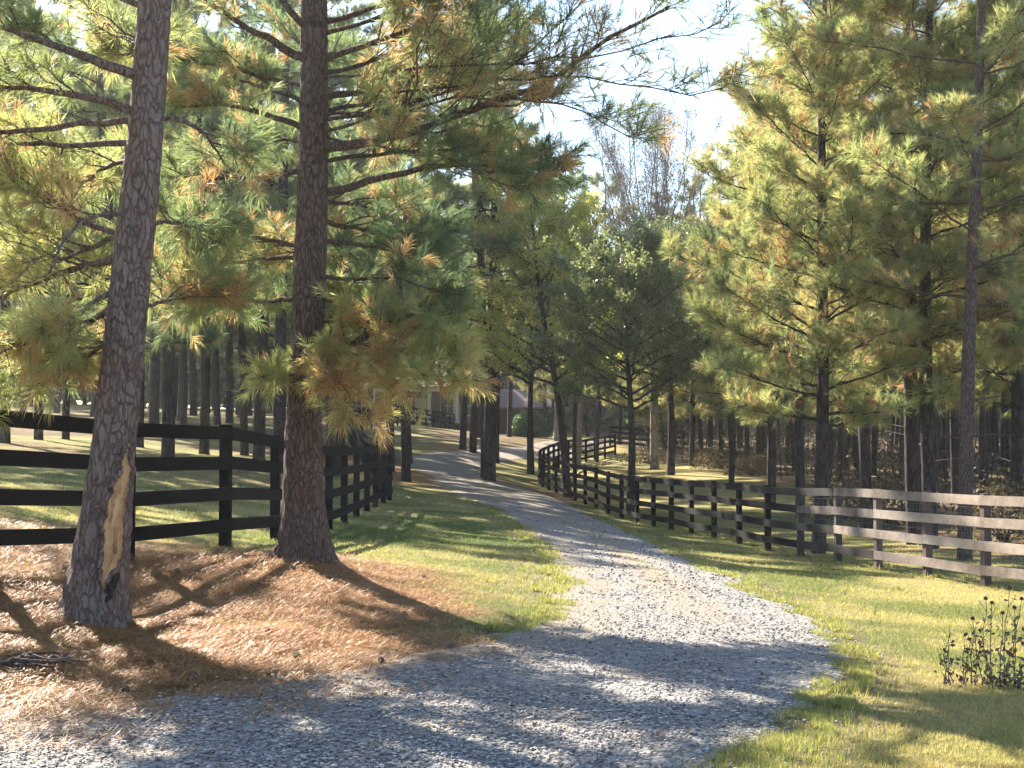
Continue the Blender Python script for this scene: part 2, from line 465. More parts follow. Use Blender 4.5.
# distant ground levels out
nx_, ny_ = len(xs), len(ys)
V = np.stack([GX, GY, GZ], -1).reshape(-1, 3)
ii = np.arange(nx_ * ny_).reshape(ny_, nx_)
F = np.stack([ii[:-1, :-1], ii[:-1, 1:], ii[1:, 1:], ii[1:, :-1]], -1).reshape(-1, 4)
mb = MB(); mb.add(V, F)
go = mb.build('ground', M['ground'], smooth=True)
tag(go, 'grassy ground sloping under the pines and fences', None, None, 'structure')
st, lit, dry = zones(GX.ravel(), GY.ravel())
nearm = (np.abs(GX.ravel()) < 14) & (GY.ravel() < 110) & (GY.ravel() > 0)
soil_ = np.zeros(len(st))
soil_[nearm] = soft_road(GX.ravel()[nearm], GY.ravel()[nearm], .75)
soil_ = np.clip(soil_ * 1.25 * (.55 + .9 * fbm(GX.ravel() * 2.3, GY.ravel() * 2.3)), 0, 1)
for nm, arr in (('g_straw', st), ('g_litter', lit), ('g_dry', dry), ('g_soil', soil_)):
    a = go.data.attributes.new(nm, 'FLOAT', 'POINT'); a.data.foreach_set('value', arr.astype(np.float32))

# ------------------------------------------------------------------ gravel road sheet
def resample(P, n, power=1.0):
    d = np.concatenate([[0], np.cumsum(np.linalg.norm(np.diff(P, axis=0), axis=1))]); d /= d[-1]
    s = np.linspace(0, 1, n)
    return np.stack([np.interp(s, d, P[:, 0]), np.interp(s, d, P[:, 1])], -1)
k_ = len(Ls)
idx = np.linspace(0, k_ - 1, 700)
Lq = np.stack([np.interp(idx, np.arange(k_), Ls[:, i]) for i in (0, 1)], -1)
Rq = np.stack([np.interp(idx, np.arange(k_), Rs[:, i]) for i in (0, 1)], -1)
nc = 60
s_ = np.linspace(0, 1, nc)
P = Lq[:, None] * (1 - s_)[None, :, None] + Rq[:, None] * s_[None, :, None]
Z = ground(P[..., 0], P[..., 1]) + .012 + np.clip(P[..., 1] - 20, 0, 60) * .0004
Z -= .03 * (np.abs(s_ - .5) * 2)[None] ** 12 * np.clip((P[..., 1]) / 8, 0, .8)
ii = np.arange(700 * nc).reshape(700, nc)
F = np.stack([ii[:-1, :-1], ii[:-1, 1:], ii[1:, 1:], ii[1:, :-1]], -1).reshape(-1, 4)
# tint: sandier towards the left edge and between wheel tracks
tn = np.broadcast_to(s_[None], (700, nc))
Yr = P[..., 1]
sand = .35 + .5 * (1 - sm(.0, .1, tn)) + .45 * (1 - sm(.0, .45, tn)) * sm(9.5, 12.5, Yr) + .3 * (fbm(P[..., 0] * .9, P[..., 1] * .9) - .4) + .5 * sm(42, 60, Yr) + .5 * np.exp(-((tn - .52) / .13) ** 2) * sm(11, 16, Yr) - .25 * sm(.6, .9, tn)
mb = MB(); mb.add(np.concatenate([P, Z[..., None]], -1).reshape(-1, 3), F, 0, np.clip(sand, 0, 1).ravel())
road = mb.build('gravel_road', M['gravel'], smooth=True)
tag(road, 'gravel drive curving between the fences', None, None, 'structure')

RC = np.array([(8.9, 15.6), (7.9, 19), (7.0, 22.3), (6.1, 25.9), (5.45, 31), (4.6, 37.5), (3.9, 42), (3.2, 47), (2.6, 53), (1.9, 58.5), (1.3, 64)])
kk = np.array([.47, .405, .355, .3147, .276, .2433, .2167, .1917, .17, .151, .1343, .1193, .106, .094, .0832, .0729, .064, .056, .0487, .042, .0355, .0293, .0245, .0203])
RY = np.interp(kk, (RC[:, 0] / RC[:, 1])[::-1], RC[:, 1][::-1])
RPTS = [(k1 * y1, y1) for k1, y1 in zip(kk, RY)] + [(1.22, 66.3), (1.3, 68.6), (1.5, 70.9), (1.78, 73.2), (2.1, 75.5), (2.42, 77.8), (2.75, 80.1), (3.1, 82.4), (3.45, 84.7), (3.85, 87), (4.4, 89.3), (5.05, 91.5), (5.8, 93.7), (6.6, 96)]
def fan_points(n, y0, y1, xa, xb, power=2.0):
    """random ground points, denser near the camera; x limits are functions of y"""
    u = rng.random(n)
    p = 1 - power
    Y = (u * (y1 ** p - y0 ** p) + y0 ** p) ** (1 / p)
    lo = xa(Y); hi = xb(Y)
    return lo + (hi - lo) * rng.random(n), Y

# gravel stones
n = 130000
X, Y = fan_points(n, 6.3, 45, lambda y: -.42 * y - 1.5, lambda y: .42 * y + 1.5, 2.2)
sr0 = soft_road(X, Y, .5)
keep = rng.random(n) < sr0 ** 2.2
dens = np.clip(fbm(X * 1.1 + 2, Y * .8 + 4) * 2.2 - .35, .15, 1)
cfr = (X - np.interp(Y, Ls[np.argsort(Ls[:, 1]), 1], Ls[np.argsort(Ls[:, 1]), 0])) / np.maximum(np.interp(Y, Rs[np.argsort(Rs[:, 1]), 1], Rs[np.argsort(Rs[:, 1]), 0]) - np.interp(Y, Ls[np.argsort(Ls[:, 1]), 1], Ls[np.argsort(Ls[:, 1]), 0]), .1)
dens *= 1 - .5 * np.exp(-((cfr - .52) / .13) ** 2) * sm(11, 16, Y)
dens *= 1 - .8 * (1 - sm(.0, .4, cfr)) * sm(9.5, 12.5, Y)
keep &= rng.random(n) < dens
X, Y = X[keep], Y[keep]
n = len(X)
size = (.005 + .011 * rng.random(n) ** 1.8) * np.clip(Y / 11, 1, 2.4)
ico = np.array([(0, 0, 1), (.9, 0, .45), (.28, .85, .45), (-.72, .53, .45), (-.72, -.53, .45), (.28, -.85, .45), (0, 0, -.6)])
fi = np.array([(0, 1, 2), (0, 2, 3), (0, 3, 4), (0, 4, 5), (0, 5, 1), (6, 2, 1), (6, 3, 2), (6, 4, 3), (6, 5, 4), (6, 1, 5)])
sv = ico[None] * (1 + .55 * (rng.random((n, 7, 3)) - .5)) * np.array([1, 1, .65]) * (size[:, None, None] * (.7 + .7 * rng.random((n, 1, 3))))
a = rng.random(n) * 6.28; ca, sa = np.cos(a)[:, None], np.sin(a)[:, None]
sv = np.stack([sv[..., 0] * ca - sv[..., 1] * sa, sv[..., 0] * sa + sv[..., 1] * ca, sv[..., 2]], -1)
sv += np.stack([X, Y, ground(X, Y) + .014 + size * .25], -1)[:, None]
mb = MB(); mb.add(sv.reshape(-1, 3), (fi[None] + np.arange(n)[:, None, None] * 7).reshape(-1, 3), 0, np.repeat(rng.random(n), 7))
tag(mb.build('gravel', M['stone']), 'loose pale grey gravel stones on the drive', 'gravel', None, 'stuff')

# grass blades
def blades(X, Y, h, w, tint, k=3, lean=.8):
    n = len(X)
    base = np.repeat(np.stack([X, Y, ground(X, Y) - .004], -1), k, 0)
    hh = np.repeat(h, k) * (.6 + .8 * rng.random(n * k)); ww = np.repeat(w, k)
    a = rng.random(n * k) * 6.28
    off = np.stack([np.cos(a), np.sin(a), 0 * a], -1)
    base = base + off * np.repeat(h, k)[:, None] * .35 * rng.random((n * k, 1))
    tip = base + off * (hh * lean * rng.random(n * k))[:, None] + np.stack([0 * a, 0 * a, hh * (.5 + .5 * rng.random(n * k))], -1)
    sd_ = np.stack([-np.sin(a), np.cos(a), 0 * a], -1) * ww[:, None] * .5
    V = np.stack([base - sd_, base + sd_, tip], 1).reshape(-1, 3)
    return V, np.arange(n * k * 3).reshape(-1, 3), np.repeat(np.repeat(tint, k), 3)
n = 230000
X, Y = fan_points(n, 6.5, 60, lambda y: -.45 * y - 1.5, lambda y: .47 * y + 1.5, 2.0)
st, lit, dry = zones(X, Y)
strip = np.zeros(n, bool)
rm = road_mask(X, Y, .2)
# grassy strip between the wheel tracks
def centre_frac(X, Y):
    order = np.argsort(Ls[:, 1]); l = np.interp(Y, Ls[order, 1], Ls[order, 0])
    order = np.argsort(Rs[:, 1]); r = np.interp(Y, Rs[order, 1], Rs[order, 0])
    return (X - l) / np.maximum(r - l, .1)
cf = centre_frac(X, Y)
strip = rm & (Y > 17) & (Y < 55) & (np.abs(cf - .52) < .07 + .04 * (fbm(X * 2, Y * .7) - .5)) & (rng.random(n) < .9 * sm(15, 20, Y))
sr = soft_road(X, Y, .8)
edge_bits = rm & (rng.random(n) < np.clip((1.0 - sr) * 1.1, .006, .7))
keep = ((~rm) & (rng.random(n) > st * (.72 + .26 * (fbm(X * 1.7, Y * 1.7) < .52))) & (rng.random(n) > lit * .8) & (rng.random(n) > sr * .9)) | strip | (edge_bits & (rng.random(n) > st))
X, Y, dry = X[keep], Y[keep], dry[keep]
n = len(X)
tint = np.clip(.27 + .62 * dry + .30 * (rng.random(n) - .5) + .25 * (fbm(X * 3, Y * 3) - .5) + .3 * (rng.random(n) < .12), 0, 1)
sc = np.clip(Y / 12, .9, 2.2)
V, F, T = blades(X, Y, .030 * sc ** .5 * (.5 + rng.random(n)), .0045 * sc, tint, 4, 1.1)
mb = MB(); mb.add(V, F, 0, T)
tag(mb.build('grass', M['grass']), 'short green and tan lawn grass beside the drive', 'grass', None, 'stuff')

# taller weeds and tufts round the posts and along the road edge
wx, wy = [], []
for (a_, b_) in [(-3.24, 17.0), (-3.11, 19.75), (-3.0, 22.1), (-2.97, 24.4), (-2.98, 26.7), (-3.0, 29)] + RPTS[3:20]:
    m_ = 26; wx += list(a_ + rng.normal(size=m_) * .16); wy += list(b_ + rng.normal(size=m_) * .2)
for A_ in (Ls, Rs):
    m_ = 900; k_ = rng.integers(0, len(A_), m_); wx += list(A_[k_, 0] + rng.normal(size=m_) * .22); wy += list(A_[k_, 1] + rng.normal(size=m_) * .3)
X, Y = fan_points(2600, 7, 34, lambda y: -.35 * y, lambda y: .4 * y, 1.6)
k_ = fbm(X * .9 + 5, Y * .9) > .55
wx = np.array(wx + list(X[k_])); wy = np.array(wy + list(Y[k_]))
st, lit, dry = zones(wx, wy)
k_ = (wy > 6.5) & (wy < 50) & (rng.random(len(wx)) > st * .8) & ~in_poly(wx, wy)
wx, wy = wx[k_], wy[k_]; m_ = len(wx)
fx, fy = [], []
for A_, sg in ((Ls, 1), (Rs, -1)):
    k_ = rng.integers(0, len(A_), 26000); k_ = k_[(A_[k_, 1] > 6.5) & (A_[k_, 1] < 45)]
    fx += list(A_[k_, 0] + sg * (rng.random(len(k_)) ** 1.6 * .34 - .12)); fy += list(A_[k_, 1] + rng.normal(size=len(k_)) * .1)
fx = np.array(fx); fy = np.array(fy); st, lit, dry = zones(fx, fy); k_ = (rng.random(len(fx)) > st) & (fbm(fx * 3, fy * 3) > .4); fx, fy = fx[k_], fy[k_]
V, F, T = blades(fx, fy, .02 + .035 * rng.random(len(fx)), .005 * np.clip(fy / 12, .9, 2), np.clip(.3 + .6 * rng.random(len(fx)), 0, 1), 5, 1.2)
V2_, F2_, T2_ = V, F, T
V, F, T = blades(wx, wy, .05 + .07 * rng.random(m_) ** 2, .006 * np.clip(wy / 12, .9, 2), np.clip(.2 + .7 * rng.random(m_), 0, 1), 7, .8)
mb = MB(); mb.add(V, F, 0, T); mb.add(V2_ + np.array([0, 0, .012]), F2_, 0, T2_)
tag(mb.build('weeds', M['grass']), 'longer grass tufts and weeds by the posts and along the drive', 'weeds', None, 'stuff')

# pine straw
n = 260000
X, Y = fan_points(n, 8.0, 20, lambda y: -.42 * y - 1.5, lambda y: .05 * y + 1.2, 1.4)
st, lit, dry = zones(X, Y)
rm = in_poly(X, Y)
srr = soft_road(X, Y, 1.1)
keep = (rng.random(n) < st) & (rng.random(n) < np.clip(1.08 - srr * 1.12, .012, 1))
clump = fbm(X * 2.2, Y * 2.2, 3)
keep &= rng.random(n) < np.clip(clump * 2.6 - .5, .12, 1)
X, Y, clump = X[keep], Y[keep], clump[keep]; n = len(X)
L = .06 + .12 * rng.random(n)
a = rng.random(n) * 6.28; e = (rng.random(n) - .35) * .55
d = np.stack([np.cos(a) * np.cos(e), np.sin(a) * np.cos(e), np.sin(e)], -1)
c0 = np.stack([X, Y, ground(X, Y) + .01 + .05 * rng.random(n) ** 2 * (clump > .5)], -1)
sd_ = np.stack([-np.sin(a), np.cos(a), 0 * a], -1) * (.0016 + .0012 * rng.random((n, 1)))
mid = c0 + np.array([0, 0, 1]) * (L * .12 * rng.random(n))[:, None]
p0 = c0 - d * (L / 2)[:, None]; p1 = c0 + d * (L / 2)[:, None]; p1[:, 2] -= L * .1
V = np.stack([p0 - sd_, p0 + sd_, mid + sd_, mid - sd_, p1], 1).reshape(-1, 3)
o5 = np.arange(n)[:, None] * 5
mb = MB(); tt = np.repeat(np.clip(.55 + .8 * (rng.random(n) - .5), 0, 1), 5)
mb.add(V, np.concatenate([o5 + np.array([[0, 1, 2, 3]])]), 0, tt)
mb.F3.append(np.concatenate([o5 + np.array([[3, 2, 4]])])); mb.m3.append(np.zeros(n, int))
tag(mb.build('pine_straw', M['straw']), 'orange pine needles lying under the two near pines', 'pine straw', None, 'stuff')

# ------------------------------------------------------------------ fences
def fence(name, pts, spacing, label, group, off=-1, faded_lit=None, board_y=2, wire=None, extend=None):
    """pts: list of (x,y) on the ground; posts every spacing; boards span two panels"""
    P = np.array(pts, float)
    d = np.concatenate([[0], np.cumsum(np.linalg.norm(np.diff(P, axis=0), axis=1))])
    if spacing is None:
        s = d; npan = len(P) - 1
    else:
        npan = max(1, round(d[-1] / spacing))
        s = np.linspace(0, d[-1], npan + 1)
    Q = np.stack([np.interp(s, d, P[:, 0]), np.interp(s, d, P[:, 1])], -1)
    Zq = ground(Q[:, 0], Q[:, 1])
    org = np.array([Q[0, 0], Q[0, 1], Zq[0]])
    root = empty(name, org, label, 'fence', group)
    for i in range(len(Q)):
        tg = unit(Q[min(i + 1, npan)] - Q[max(i - 1, 0)])
        Mx = np.array([[tg[0], -tg[1], 0], [tg[1], tg[0], 0], [0, 0, 1]])
        h = 1.36 + .02 * rng.random()
        b_ = MB()
        b_.box((Q[i, 0], Q[i, 1], Zq[i] + h / 2 - .15), (.115, .115, h + .3), 0, Mx, .5 + .2 * (rng.random() - .5))
        f = faded_lit and faded_lit(Q[i])
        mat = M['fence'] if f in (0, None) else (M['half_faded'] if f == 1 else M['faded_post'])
        b_.build('post', mat, root, origin=org)
    fr = (1.285, .95, .60, .25)
    for j, hz in enumerate(fr):
        i = 0
        st_ = 1 if j % 2 else 2
        while i < npan:
            e = min(npan, i + (st_ if i == 0 else 2))
            b_ = MB()
            cols = []
            jit = (rng.random(2) - .5) * .016
            for q in range(i, e + 1):
                tg = unit(Q[min(q + 1, npan)] - Q[max(q - 1, 0)])
                nr = np.array([-tg[1], tg[0]]) * off
                o_ = Q[q] + nr * (.0575 + .014)
                gap = .003 if q == i else (-.003 if q == e else 0)
                o_ = o_ + tg * gap
                zz = Zq[q] + hz + (jit[0] if q == i else jit[1])
                for (w, u) in ((-.0125, -.072), (.0125, -.072), (.0125, .072), (-.0125, .072)):
                    cols.append((o_[0] + nr[0] * w, o_[1] + nr[1] * w, zz + u))
            m_ = e - i + 1
            ix = np.arange(m_ * 4).reshape(m_, 4)
            F = np.stack([ix[:-1], np.roll(ix, -1, 1)[:-1], np.roll(ix, -1, 1)[1:], ix[1:]], -1).reshape(-1, 4).tolist()
            F += [ix[0][::-1].tolist(), ix[-1].tolist()]
            b_.add(cols, F, 0, .5 + .5 * (rng.random() - .5))
            f = faded_lit and faded_lit((Q[i] + Q[e]) / 2)
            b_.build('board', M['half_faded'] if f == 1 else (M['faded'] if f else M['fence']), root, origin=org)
            i = e
    if wire:
        b_ = MB(); lo, hi = wire
        qs = [k for k in range(npan + 1) if lo <= Q[k, 1] <= hi]
        a0, a1 = s[min(qs)], s[max(qs)]
        ss = np.arange(a0, a1, .1)
        wx = np.interp(ss, s, Q[:, 0]); wy = np.interp(ss, s, Q[:, 1]); wz = np.interp(ss, s, Zq)
        tg = unit(np.stack([np.gradient(wx), np.gradient(wy)], -1)); nr = np.stack([-tg[:, 1], tg[:, 0]], -1) * -off
        wx = wx + nr[:, 0] * .062; wy = wy + nr[:, 1] * .062
        for hz in np.arange(.06, 1.2, .1):
            b_.tubes(np.stack([wx, wy, wz + hz], -1), np.full(len(ss), .0016), 3)
        Vt = np.stack([np.stack([wx, wy, wz + .05], -1), np.stack([wx, wy, wz + 1.17], -1)], 1)
        b_.tubes(Vt, np.full((len(ss), 2), .0016), 3)
        b_.build('wire_mesh', M['wire'], root, origin=org)
    return root, Q
M['half_faded'] = wood_mat('half_faded_fence_wood', [(.35, (.015, .013, .013)), (.55, (.06, .05, .046)), (.75, (.17, .145, .13))], rough=.7, spec=.25)  # in-between tone painted where the sunlit run passes into shade
M['faded_post'] = wood_mat('faded_post_wood', [(.3, (.03, .018, .016)), (.5, (.10, .062, .055)), (.72, (.19, .135, .12))], rough=.7)  # weathered posts; the colour also carries the sunlit tone of this run

FG = 'four board rail fences along the drive'
fence('board_fence', [(-6.5, 7.0), (-5.88, 8.95), (-5.25, 10.9), (-4.62, 12.85), (-3.85, 15.05), (-3.24, 17.0), (-3.11, 19.75), (-3.0, 22.1), (-2.97, 24.4), (-2.98, 26.7), (-3.0, 29.0), (-3.02, 31.3), (-3.05, 33.6), (-3.08, 36.0), (-3.12, 38.3)], None,
      'black four board fence on the left behind the two near pines', FG, off=-1)
fence('board_fence', [(-3.3, 38.9), (-6.4, 63), (-9.6, 86.5)], 2.5, 'black board fence running away behind the corner of the left fence', FG, off=1)
fence('board_fence', [(-10.2, 89), (-9.2, 95), (-6.8, 111), (-4.4, 128)], 2.4, 'low black fence far down the drive in front of the brick house', FG, off=1)
fence('board_fence', [(-13, 116), (-8, 118), (-4.6, 131)], 2.4, 'farthest dark fence, close under the porch of the brick house', FG, off=1)
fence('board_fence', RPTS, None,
      'long curving black board fence right of the drive, its near boards faded to grey brown', FG, off=1, faded_lit=lambda p: 2 if p[1] < 26.9 else (1 if p[1] < 31.5 else 0), wire=(14, 32))  # weathered near run; pale-to-black change painted where sun gives way to shade
fence('board_fence', [(6.8, 104), (9.2, 103), (11.5, 101)], 2.4, 'short dark fence at the far end of the right pasture', FG, off=1)

# ------------------------------------------------------------------ trees
def trunk_mesh(mb, path, radii, sides=24, flare=.0, rough=.03, rings=None, lobes=5, mat=0):
    path = np.array(path, float); radii = np.array(radii, float)
    d = np.concatenate([[0], np.cumsum(np.linalg.norm(np.diff(path, axis=0), axis=1))])
    n = rings or max(8, int(d[-1] / .35))
    s = np.linspace(0, d[-1], n)
    C = np.stack([np.interp(s, d, path[:, i]) for i in range(3)], -1)
    ker = np.array([.25, .5, .25])
    for _ in range(3):
        C[1:-1] = C[:-2] * .25 + C[1:-1] * .5 + C[2:] * .25
    r = np.interp(s, d, radii)
    a = np.arange(sides) * 2 * math.pi / sides
    ph = rng.random() * 6.28
    fl = flare * np.exp(-s / (.22 if sides < 60 else .30))[:, None] * (.75 + .55 * np.cos(lobes * a + ph + .6 * np.sin(2 * a))[None])
    nzv = (vnoise(a[None] * sides / 6.28 * .5 + 7, s[:, None] * (6 if sides < 60 else 15) + ph * 9) - .5) * 2 * rough
    nzv = nzv + (vnoise(a[None] * 1.2 + 3, s[:, None] * 1.5 + ph * 5) - .5) * rough * 2
    nzv[:, -1] = nzv[:, 0] * .5 + nzv[:, -2] * .5
    rr = r[:, None] * (1 + fl + nzv)
    V = C[:, None] + np.stack([np.cos(a)[None] * rr, np.sin(a)[None] * rr, 0 * rr], -1)
    idx = np.arange(n * sides).reshape(n, sides); nx = np.roll(idx, -1, 1)
    F = np.stack([idx[:-1], nx[:-1], nx[1:], idx[1:]], -1).reshape(-1, 4)
    mb.add(V.reshape(-1, 3), F, mat)
    return C, r, s

def needles(mb, P, D, tint, L, k, w, spread=.85, back=.12, mat=1):
    n = len(P)
    if n == 0: return
    Pk = np.repeat(P, k, 0); Dk = np.repeat(D, k, 0)
    u = rng.random((n * k, 1))
    b0 = Pk - Dk * back * u
    d = unit(Dk * (.35 + .9 * (1 - u)) + spread * unit(rng.normal(size=(n * k, 3))) * (.45 + .55 * u))
    l = L * (.7 + .5 * rng.random((n * k, 1)))
    sd_ = unit(np.cross(d, rng.normal(size=(n * k, 3)))) * w * .5
    tip = b0 + d * l + np.array([0, 0, -1]) * l * .06
    if k > 20 and L < .19:
        mid = b0 + d * l * .55 + np.array([0, 0, -1]) * l * .03
        tip = b0 + d * l * .96 + np.array([0, 0, -1]) * l * (.10 + .16 * rng.random((n * k, 1)))
        V = np.stack([b0 - sd_, b0 + sd_, mid + sd_ * .9, mid - sd_ * .9, tip], 1).reshape(-1, 3)
        tk = np.clip(np.repeat(tint, k) + .10 * (rng.random(n * k) - .5), 0, 1)
        o_ = np.arange(n * k)[:, None] * 5
        base_n = mb.n
        mb.add(V, o_ + np.array([[0, 1, 2, 3]]), mat, np.repeat(tk, 5))
        mb.F3.append(o_ + np.array([[3, 2, 4]]) + base_n); mb.m3.append(np.full(n * k, mat))
        return
    V = np.stack([b0 - sd_, b0 + sd_, tip], 1).reshape(-1, 3)
    tk = np.clip(np.repeat(tint, k) + .10 * (rng.random(n * k) - .5), 0, 1)
    mb.add(V, np.arange(n * k * 3).reshape(-1, 3), mat, np.repeat(tk, 3))

def grow_limb(wood, leaf, path, r0, dens=6.5, sec_len=.42, lod=0, start=.25, tint0=.4, brown=.2, bare=.1, leafy='needle', up=.18, tuft=None, min_len=.35, wmat=0, lmat=1):
    path = np.array(path, float)
    d = np.concatenate([[0], np.cumsum(np.linalg.norm(np.diff(path, axis=0), axis=1))]); Lb = d[-1]
    s = np.linspace(0, Lb, 14)
    C = np.stack([np.interp(s, d, path[:, i]) for i in range(3)], -1)
    for _ in range(2): C[1:-1] = C[:-2] * .25 + C[1:-1] * .5 + C[2:] * .25
    C[1:] += np.cumsum(rng.normal(size=(13, 3)) * .011 * Lb, 0) * .6
    wood.tubes(C, r0 * (1 - .82 * s / Lb) + .003, 6 if lod == 0 else 4, wmat)
    n2 = max(4, int(Lb * dens))
    t = start + (1 - start) * rng.random(n2) ** .85
    t = np.append(t, [1.0, .97])
    n2 = len(t)
    fi_ = t * 13; i0 = np.minimum(fi_.astype(int), 12); ff = (fi_ - i0)[:, None]
    st_ = C[i0] * (1 - ff) + C[i0 + 1] * ff
    tg = unit(C[i0 + 1] - C[i0])
    side = unit(np.cross(tg, np.array([0, 0, 1.]) + .2 * rng.normal(size=(n2, 3)))) * np.where(rng.random((n2, 1)) < .5, -1, 1)
    d2 = unit(tg * (.55 + .5 * rng.random((n2, 1))) + side * (.45 + .6 * rng.random((n2, 1))) + np.array([0, 0, 1]) * (up + .5 * (rng.random((n2, 1)) - .45)))
    l2 = np.maximum(min_len * (.6 + .6 * rng.random(n2)), Lb * sec_len * (1.12 - t) * (.5 + .8 * rng.random(n2)))
    q = np.linspace(0, 1, 5)[None, :, None]
    P2 = st_[:, None] + d2[:, None] * (l2[:, None, None] * q) + np.array([0, 0, 1]) * (l2[:, None, None] * q ** 2 * (.12 + .25 * (rng.random((n2, 1, 1)) - .5)))
    P2[:, 1:] += rng.normal(size=(n2, 4, 3)) * (.03 * l2)[:, None, None]
    rr2 = (r0 * .28 * (1.1 - t) + .004)[:, None] * (1 - .75 * q[..., 0])
    wood.tubes(P2, rr2 + .0, 4 if lod == 0 else 3, wmat)
    n3 = 7
    t3 = .3 + .7 * rng.random((n2, n3)); t3[:, 0] = 1
    f3 = t3 * 4; j0 = np.minimum(f3.astype(int), 3); f3 = (f3 - j0)[..., None]
    ar = np.arange(n2)[:, None]
    S3 = P2[ar, j0] * (1 - f3) + P2[ar, j0 + 1] * f3
    D3 = unit(unit(P2[ar, j0 + 1] - P2[ar, j0]) * .7 + .65 * rng.normal(size=(n2, n3, 3)) + np.array([0, 0, .35 if leafy == 'needle' else .1]))
    l3 = (.10 + .22 * rng.random((n2, n3)))
    if leafy != 'needle': l3 = l3 * 1.6
    E3 = S3 + D3 * l3[..., None]
    if lod <= 1:
        wood.tubes(np.stack([S3, E3], 2).reshape(-1, 2, 3), np.tile([.004, .0025], (n2 * n3, 1)), 3, wmat)
    live = rng.random(n2) > bare
    inner = np.clip(1 - t, 0, 1)
    bt = np.clip(tint0 + .22 * (rng.random(n2) - .5), 0, 1)
    tt = bt[:, None] + .22 * (rng.random((n2, n3)) - .5)
    isb = (rng.random((n2, 1)) < brown * (.4 + 1.2 * inner[:, None])) & (rng.random((n2, n3)) < .8) | (rng.random((n2, n3)) < brown * .08)
    tt = np.where(isb, .8 + .2 * rng.random((n2, n3)), tt)
    lv = np.repeat(live, n3)
    Pf = E3.reshape(-1, 3)[lv]; Df = D3.reshape(-1, 3)[lv]; Tf = np.clip(tt.ravel()[lv], 0, 1)
    if leafy == 'needle':
        k, w, L = {0: (36, .0054, .17), 1: (26, .010, .21), 2: (15, .024, .27), 3: (10, .045, .42)}[lod] if tuft is None else tuft
        needles(leaf, Pf, Df, Tf, L, k, w, mat=lmat)
        if lod == 0:   # second ruff further back on the twig
            Pm = Pf - Df * .1
            needles(leaf, Pm[::2], Df[::2], Tf[::2], L * .9, k // 2, w, spread=1.1, mat=lmat)
    else:
        k, sz = tuft
        n = len(Pf)
        Pk = np.repeat(Pf, k, 0) - np.repeat(Df, k, 0) * (.3 * rng.random((n * k, 1))) + rng.normal(size=(n * k, 3)) * .07
        a1 = unit(rng.normal(size=(n * k, 3))); a2 = unit(np.cross(a1, rng.normal(size=(n * k, 3))))
        s1 = sz * (.6 + .7 * rng.random((n * k, 1)))
        V = np.stack([Pk - a1 * s1 * .5, Pk + a2 * s1 * .28, Pk + a1 * s1 * .5, Pk - a2 * s1 * .28], 1).reshape(-1, 3)
        tk = np.clip(np.repeat(Tf, k) + .15 * (rng.random(n * k) - .5), 0, 1)
        leaf.add(V, np.arange(n * k * 4).reshape(-1, 4), lmat, np.repeat(tk, 4))
    return C

def limb_path(p0, az, elev, length, curve=.25, droop=0.0):
    n = 7; pts = [np.array(p0, float)]
    e = elev; a = az
    for i in range(n):
        e += curve * (rng.random() - .45) * .5 - droop / n
        a += (rng.random() - .5) * .3
        pts.append(pts[-1] + np.array([math.cos(a) * math.cos(e), math.sin(a) * math.cos(e), math.sin(e)]) * length / n)
    return pts

def cone(mb, p, s=.05, mat=0):
    q = np.linspace(0, 1, 8); prof = np.sin(q * 2.6 + .35) * .5
    mb.tubes(np.stack([np.zeros(8), np.zeros(8), -q * s * 1.6], -1) + np.array(p), prof * s * (1 + .25 * (np.arange(8) % 2)), 8, mat)

ROOTS = {}
def pine_proto(name, H, r, cb, cr, nl, lod, leanv=(0, 0), shape=.6, tint=.4, brown=.2, bark='bark_far', dens=4.5, top_r=.3, bare=.12, dead=4, limb_el=.35, start=.3, sec_len=.42):
    """at the origin; returns (trunk, crown) objects"""
    tr = MB()
    nk = 7
    path = [np.array([leanv[0] * q + .12 * math.sin(q * 5 + H), leanv[1] * q, H * q - (.3 if q == 0 else 0)]) for q in np.linspace(0, 1, nk)]
    rad = [r * (1 - .8 * q ** 1.3) for q in np.linspace(0, 1, nk)]
    C, rr, s = trunk_mesh(tr, path, rad, 14 if lod < 3 else 8, .35, .05, rings=int(H / .4))
    lf = MB()
    for i in range(nl):
        q = (i + rng.random() * .8) / nl
        z = cb + (H - cb) * q
        fr_ = 1 - q
        L = cr * (fr_ ** shape) * (.65 + .55 * rng.random()) + top_r
        L *= min(1, .55 + q * 4)
        az = i * 2.4 + rng.random() * .8
        pz = np.array([np.interp(z, C[:, 2], C[:, 0]), np.interp(z, C[:, 2], C[:, 1]), z])
        p = limb_path(pz, az, limb_el * (.2 + 1.2 * q) + .2 * (rng.random() - .5), L)
        r0 = max(.012, .16 * r * (.4 + fr_))
        grow_limb(tr, lf, p, r0, dens, sec_len, lod, start, tint + .15 * (rng.random() - .5), brown, bare)
    for i in range(dead):   # dead stubs under the crown
        z = cb * (.45 + .5 * rng.random())
        pz = np.array([np.interp(z, C[:, 2], C[:, 0]), np.interp(z, C[:, 2], C[:, 1]), z])
        Pp = np.array(limb_path(pz, rng.random() * 6.28, .1, .4 + 1.0 * rng.random()))
        tr.tubes(Pp, np.linspace(.02, .004, len(Pp)), 4, 1)
    return tr, lf
def place_tree(name, x, y, tr, lf, mats, label, cat, group=None, rz=0, sc=1.0, crown_name='crown'):
    z = gz(x, y) - .03
    root = empty(name, (x, y, z), label, cat, group)
    root.rotation_euler.z = rz; root.scale = (sc, sc, sc)
    t_ = tr.build('trunk', [mats[0], mats[1]], root, smooth=True)
    c_ = lf.build(crown_name, [mats[1], mats[2]], root)
    return root
def Y_of(y): return y > 60
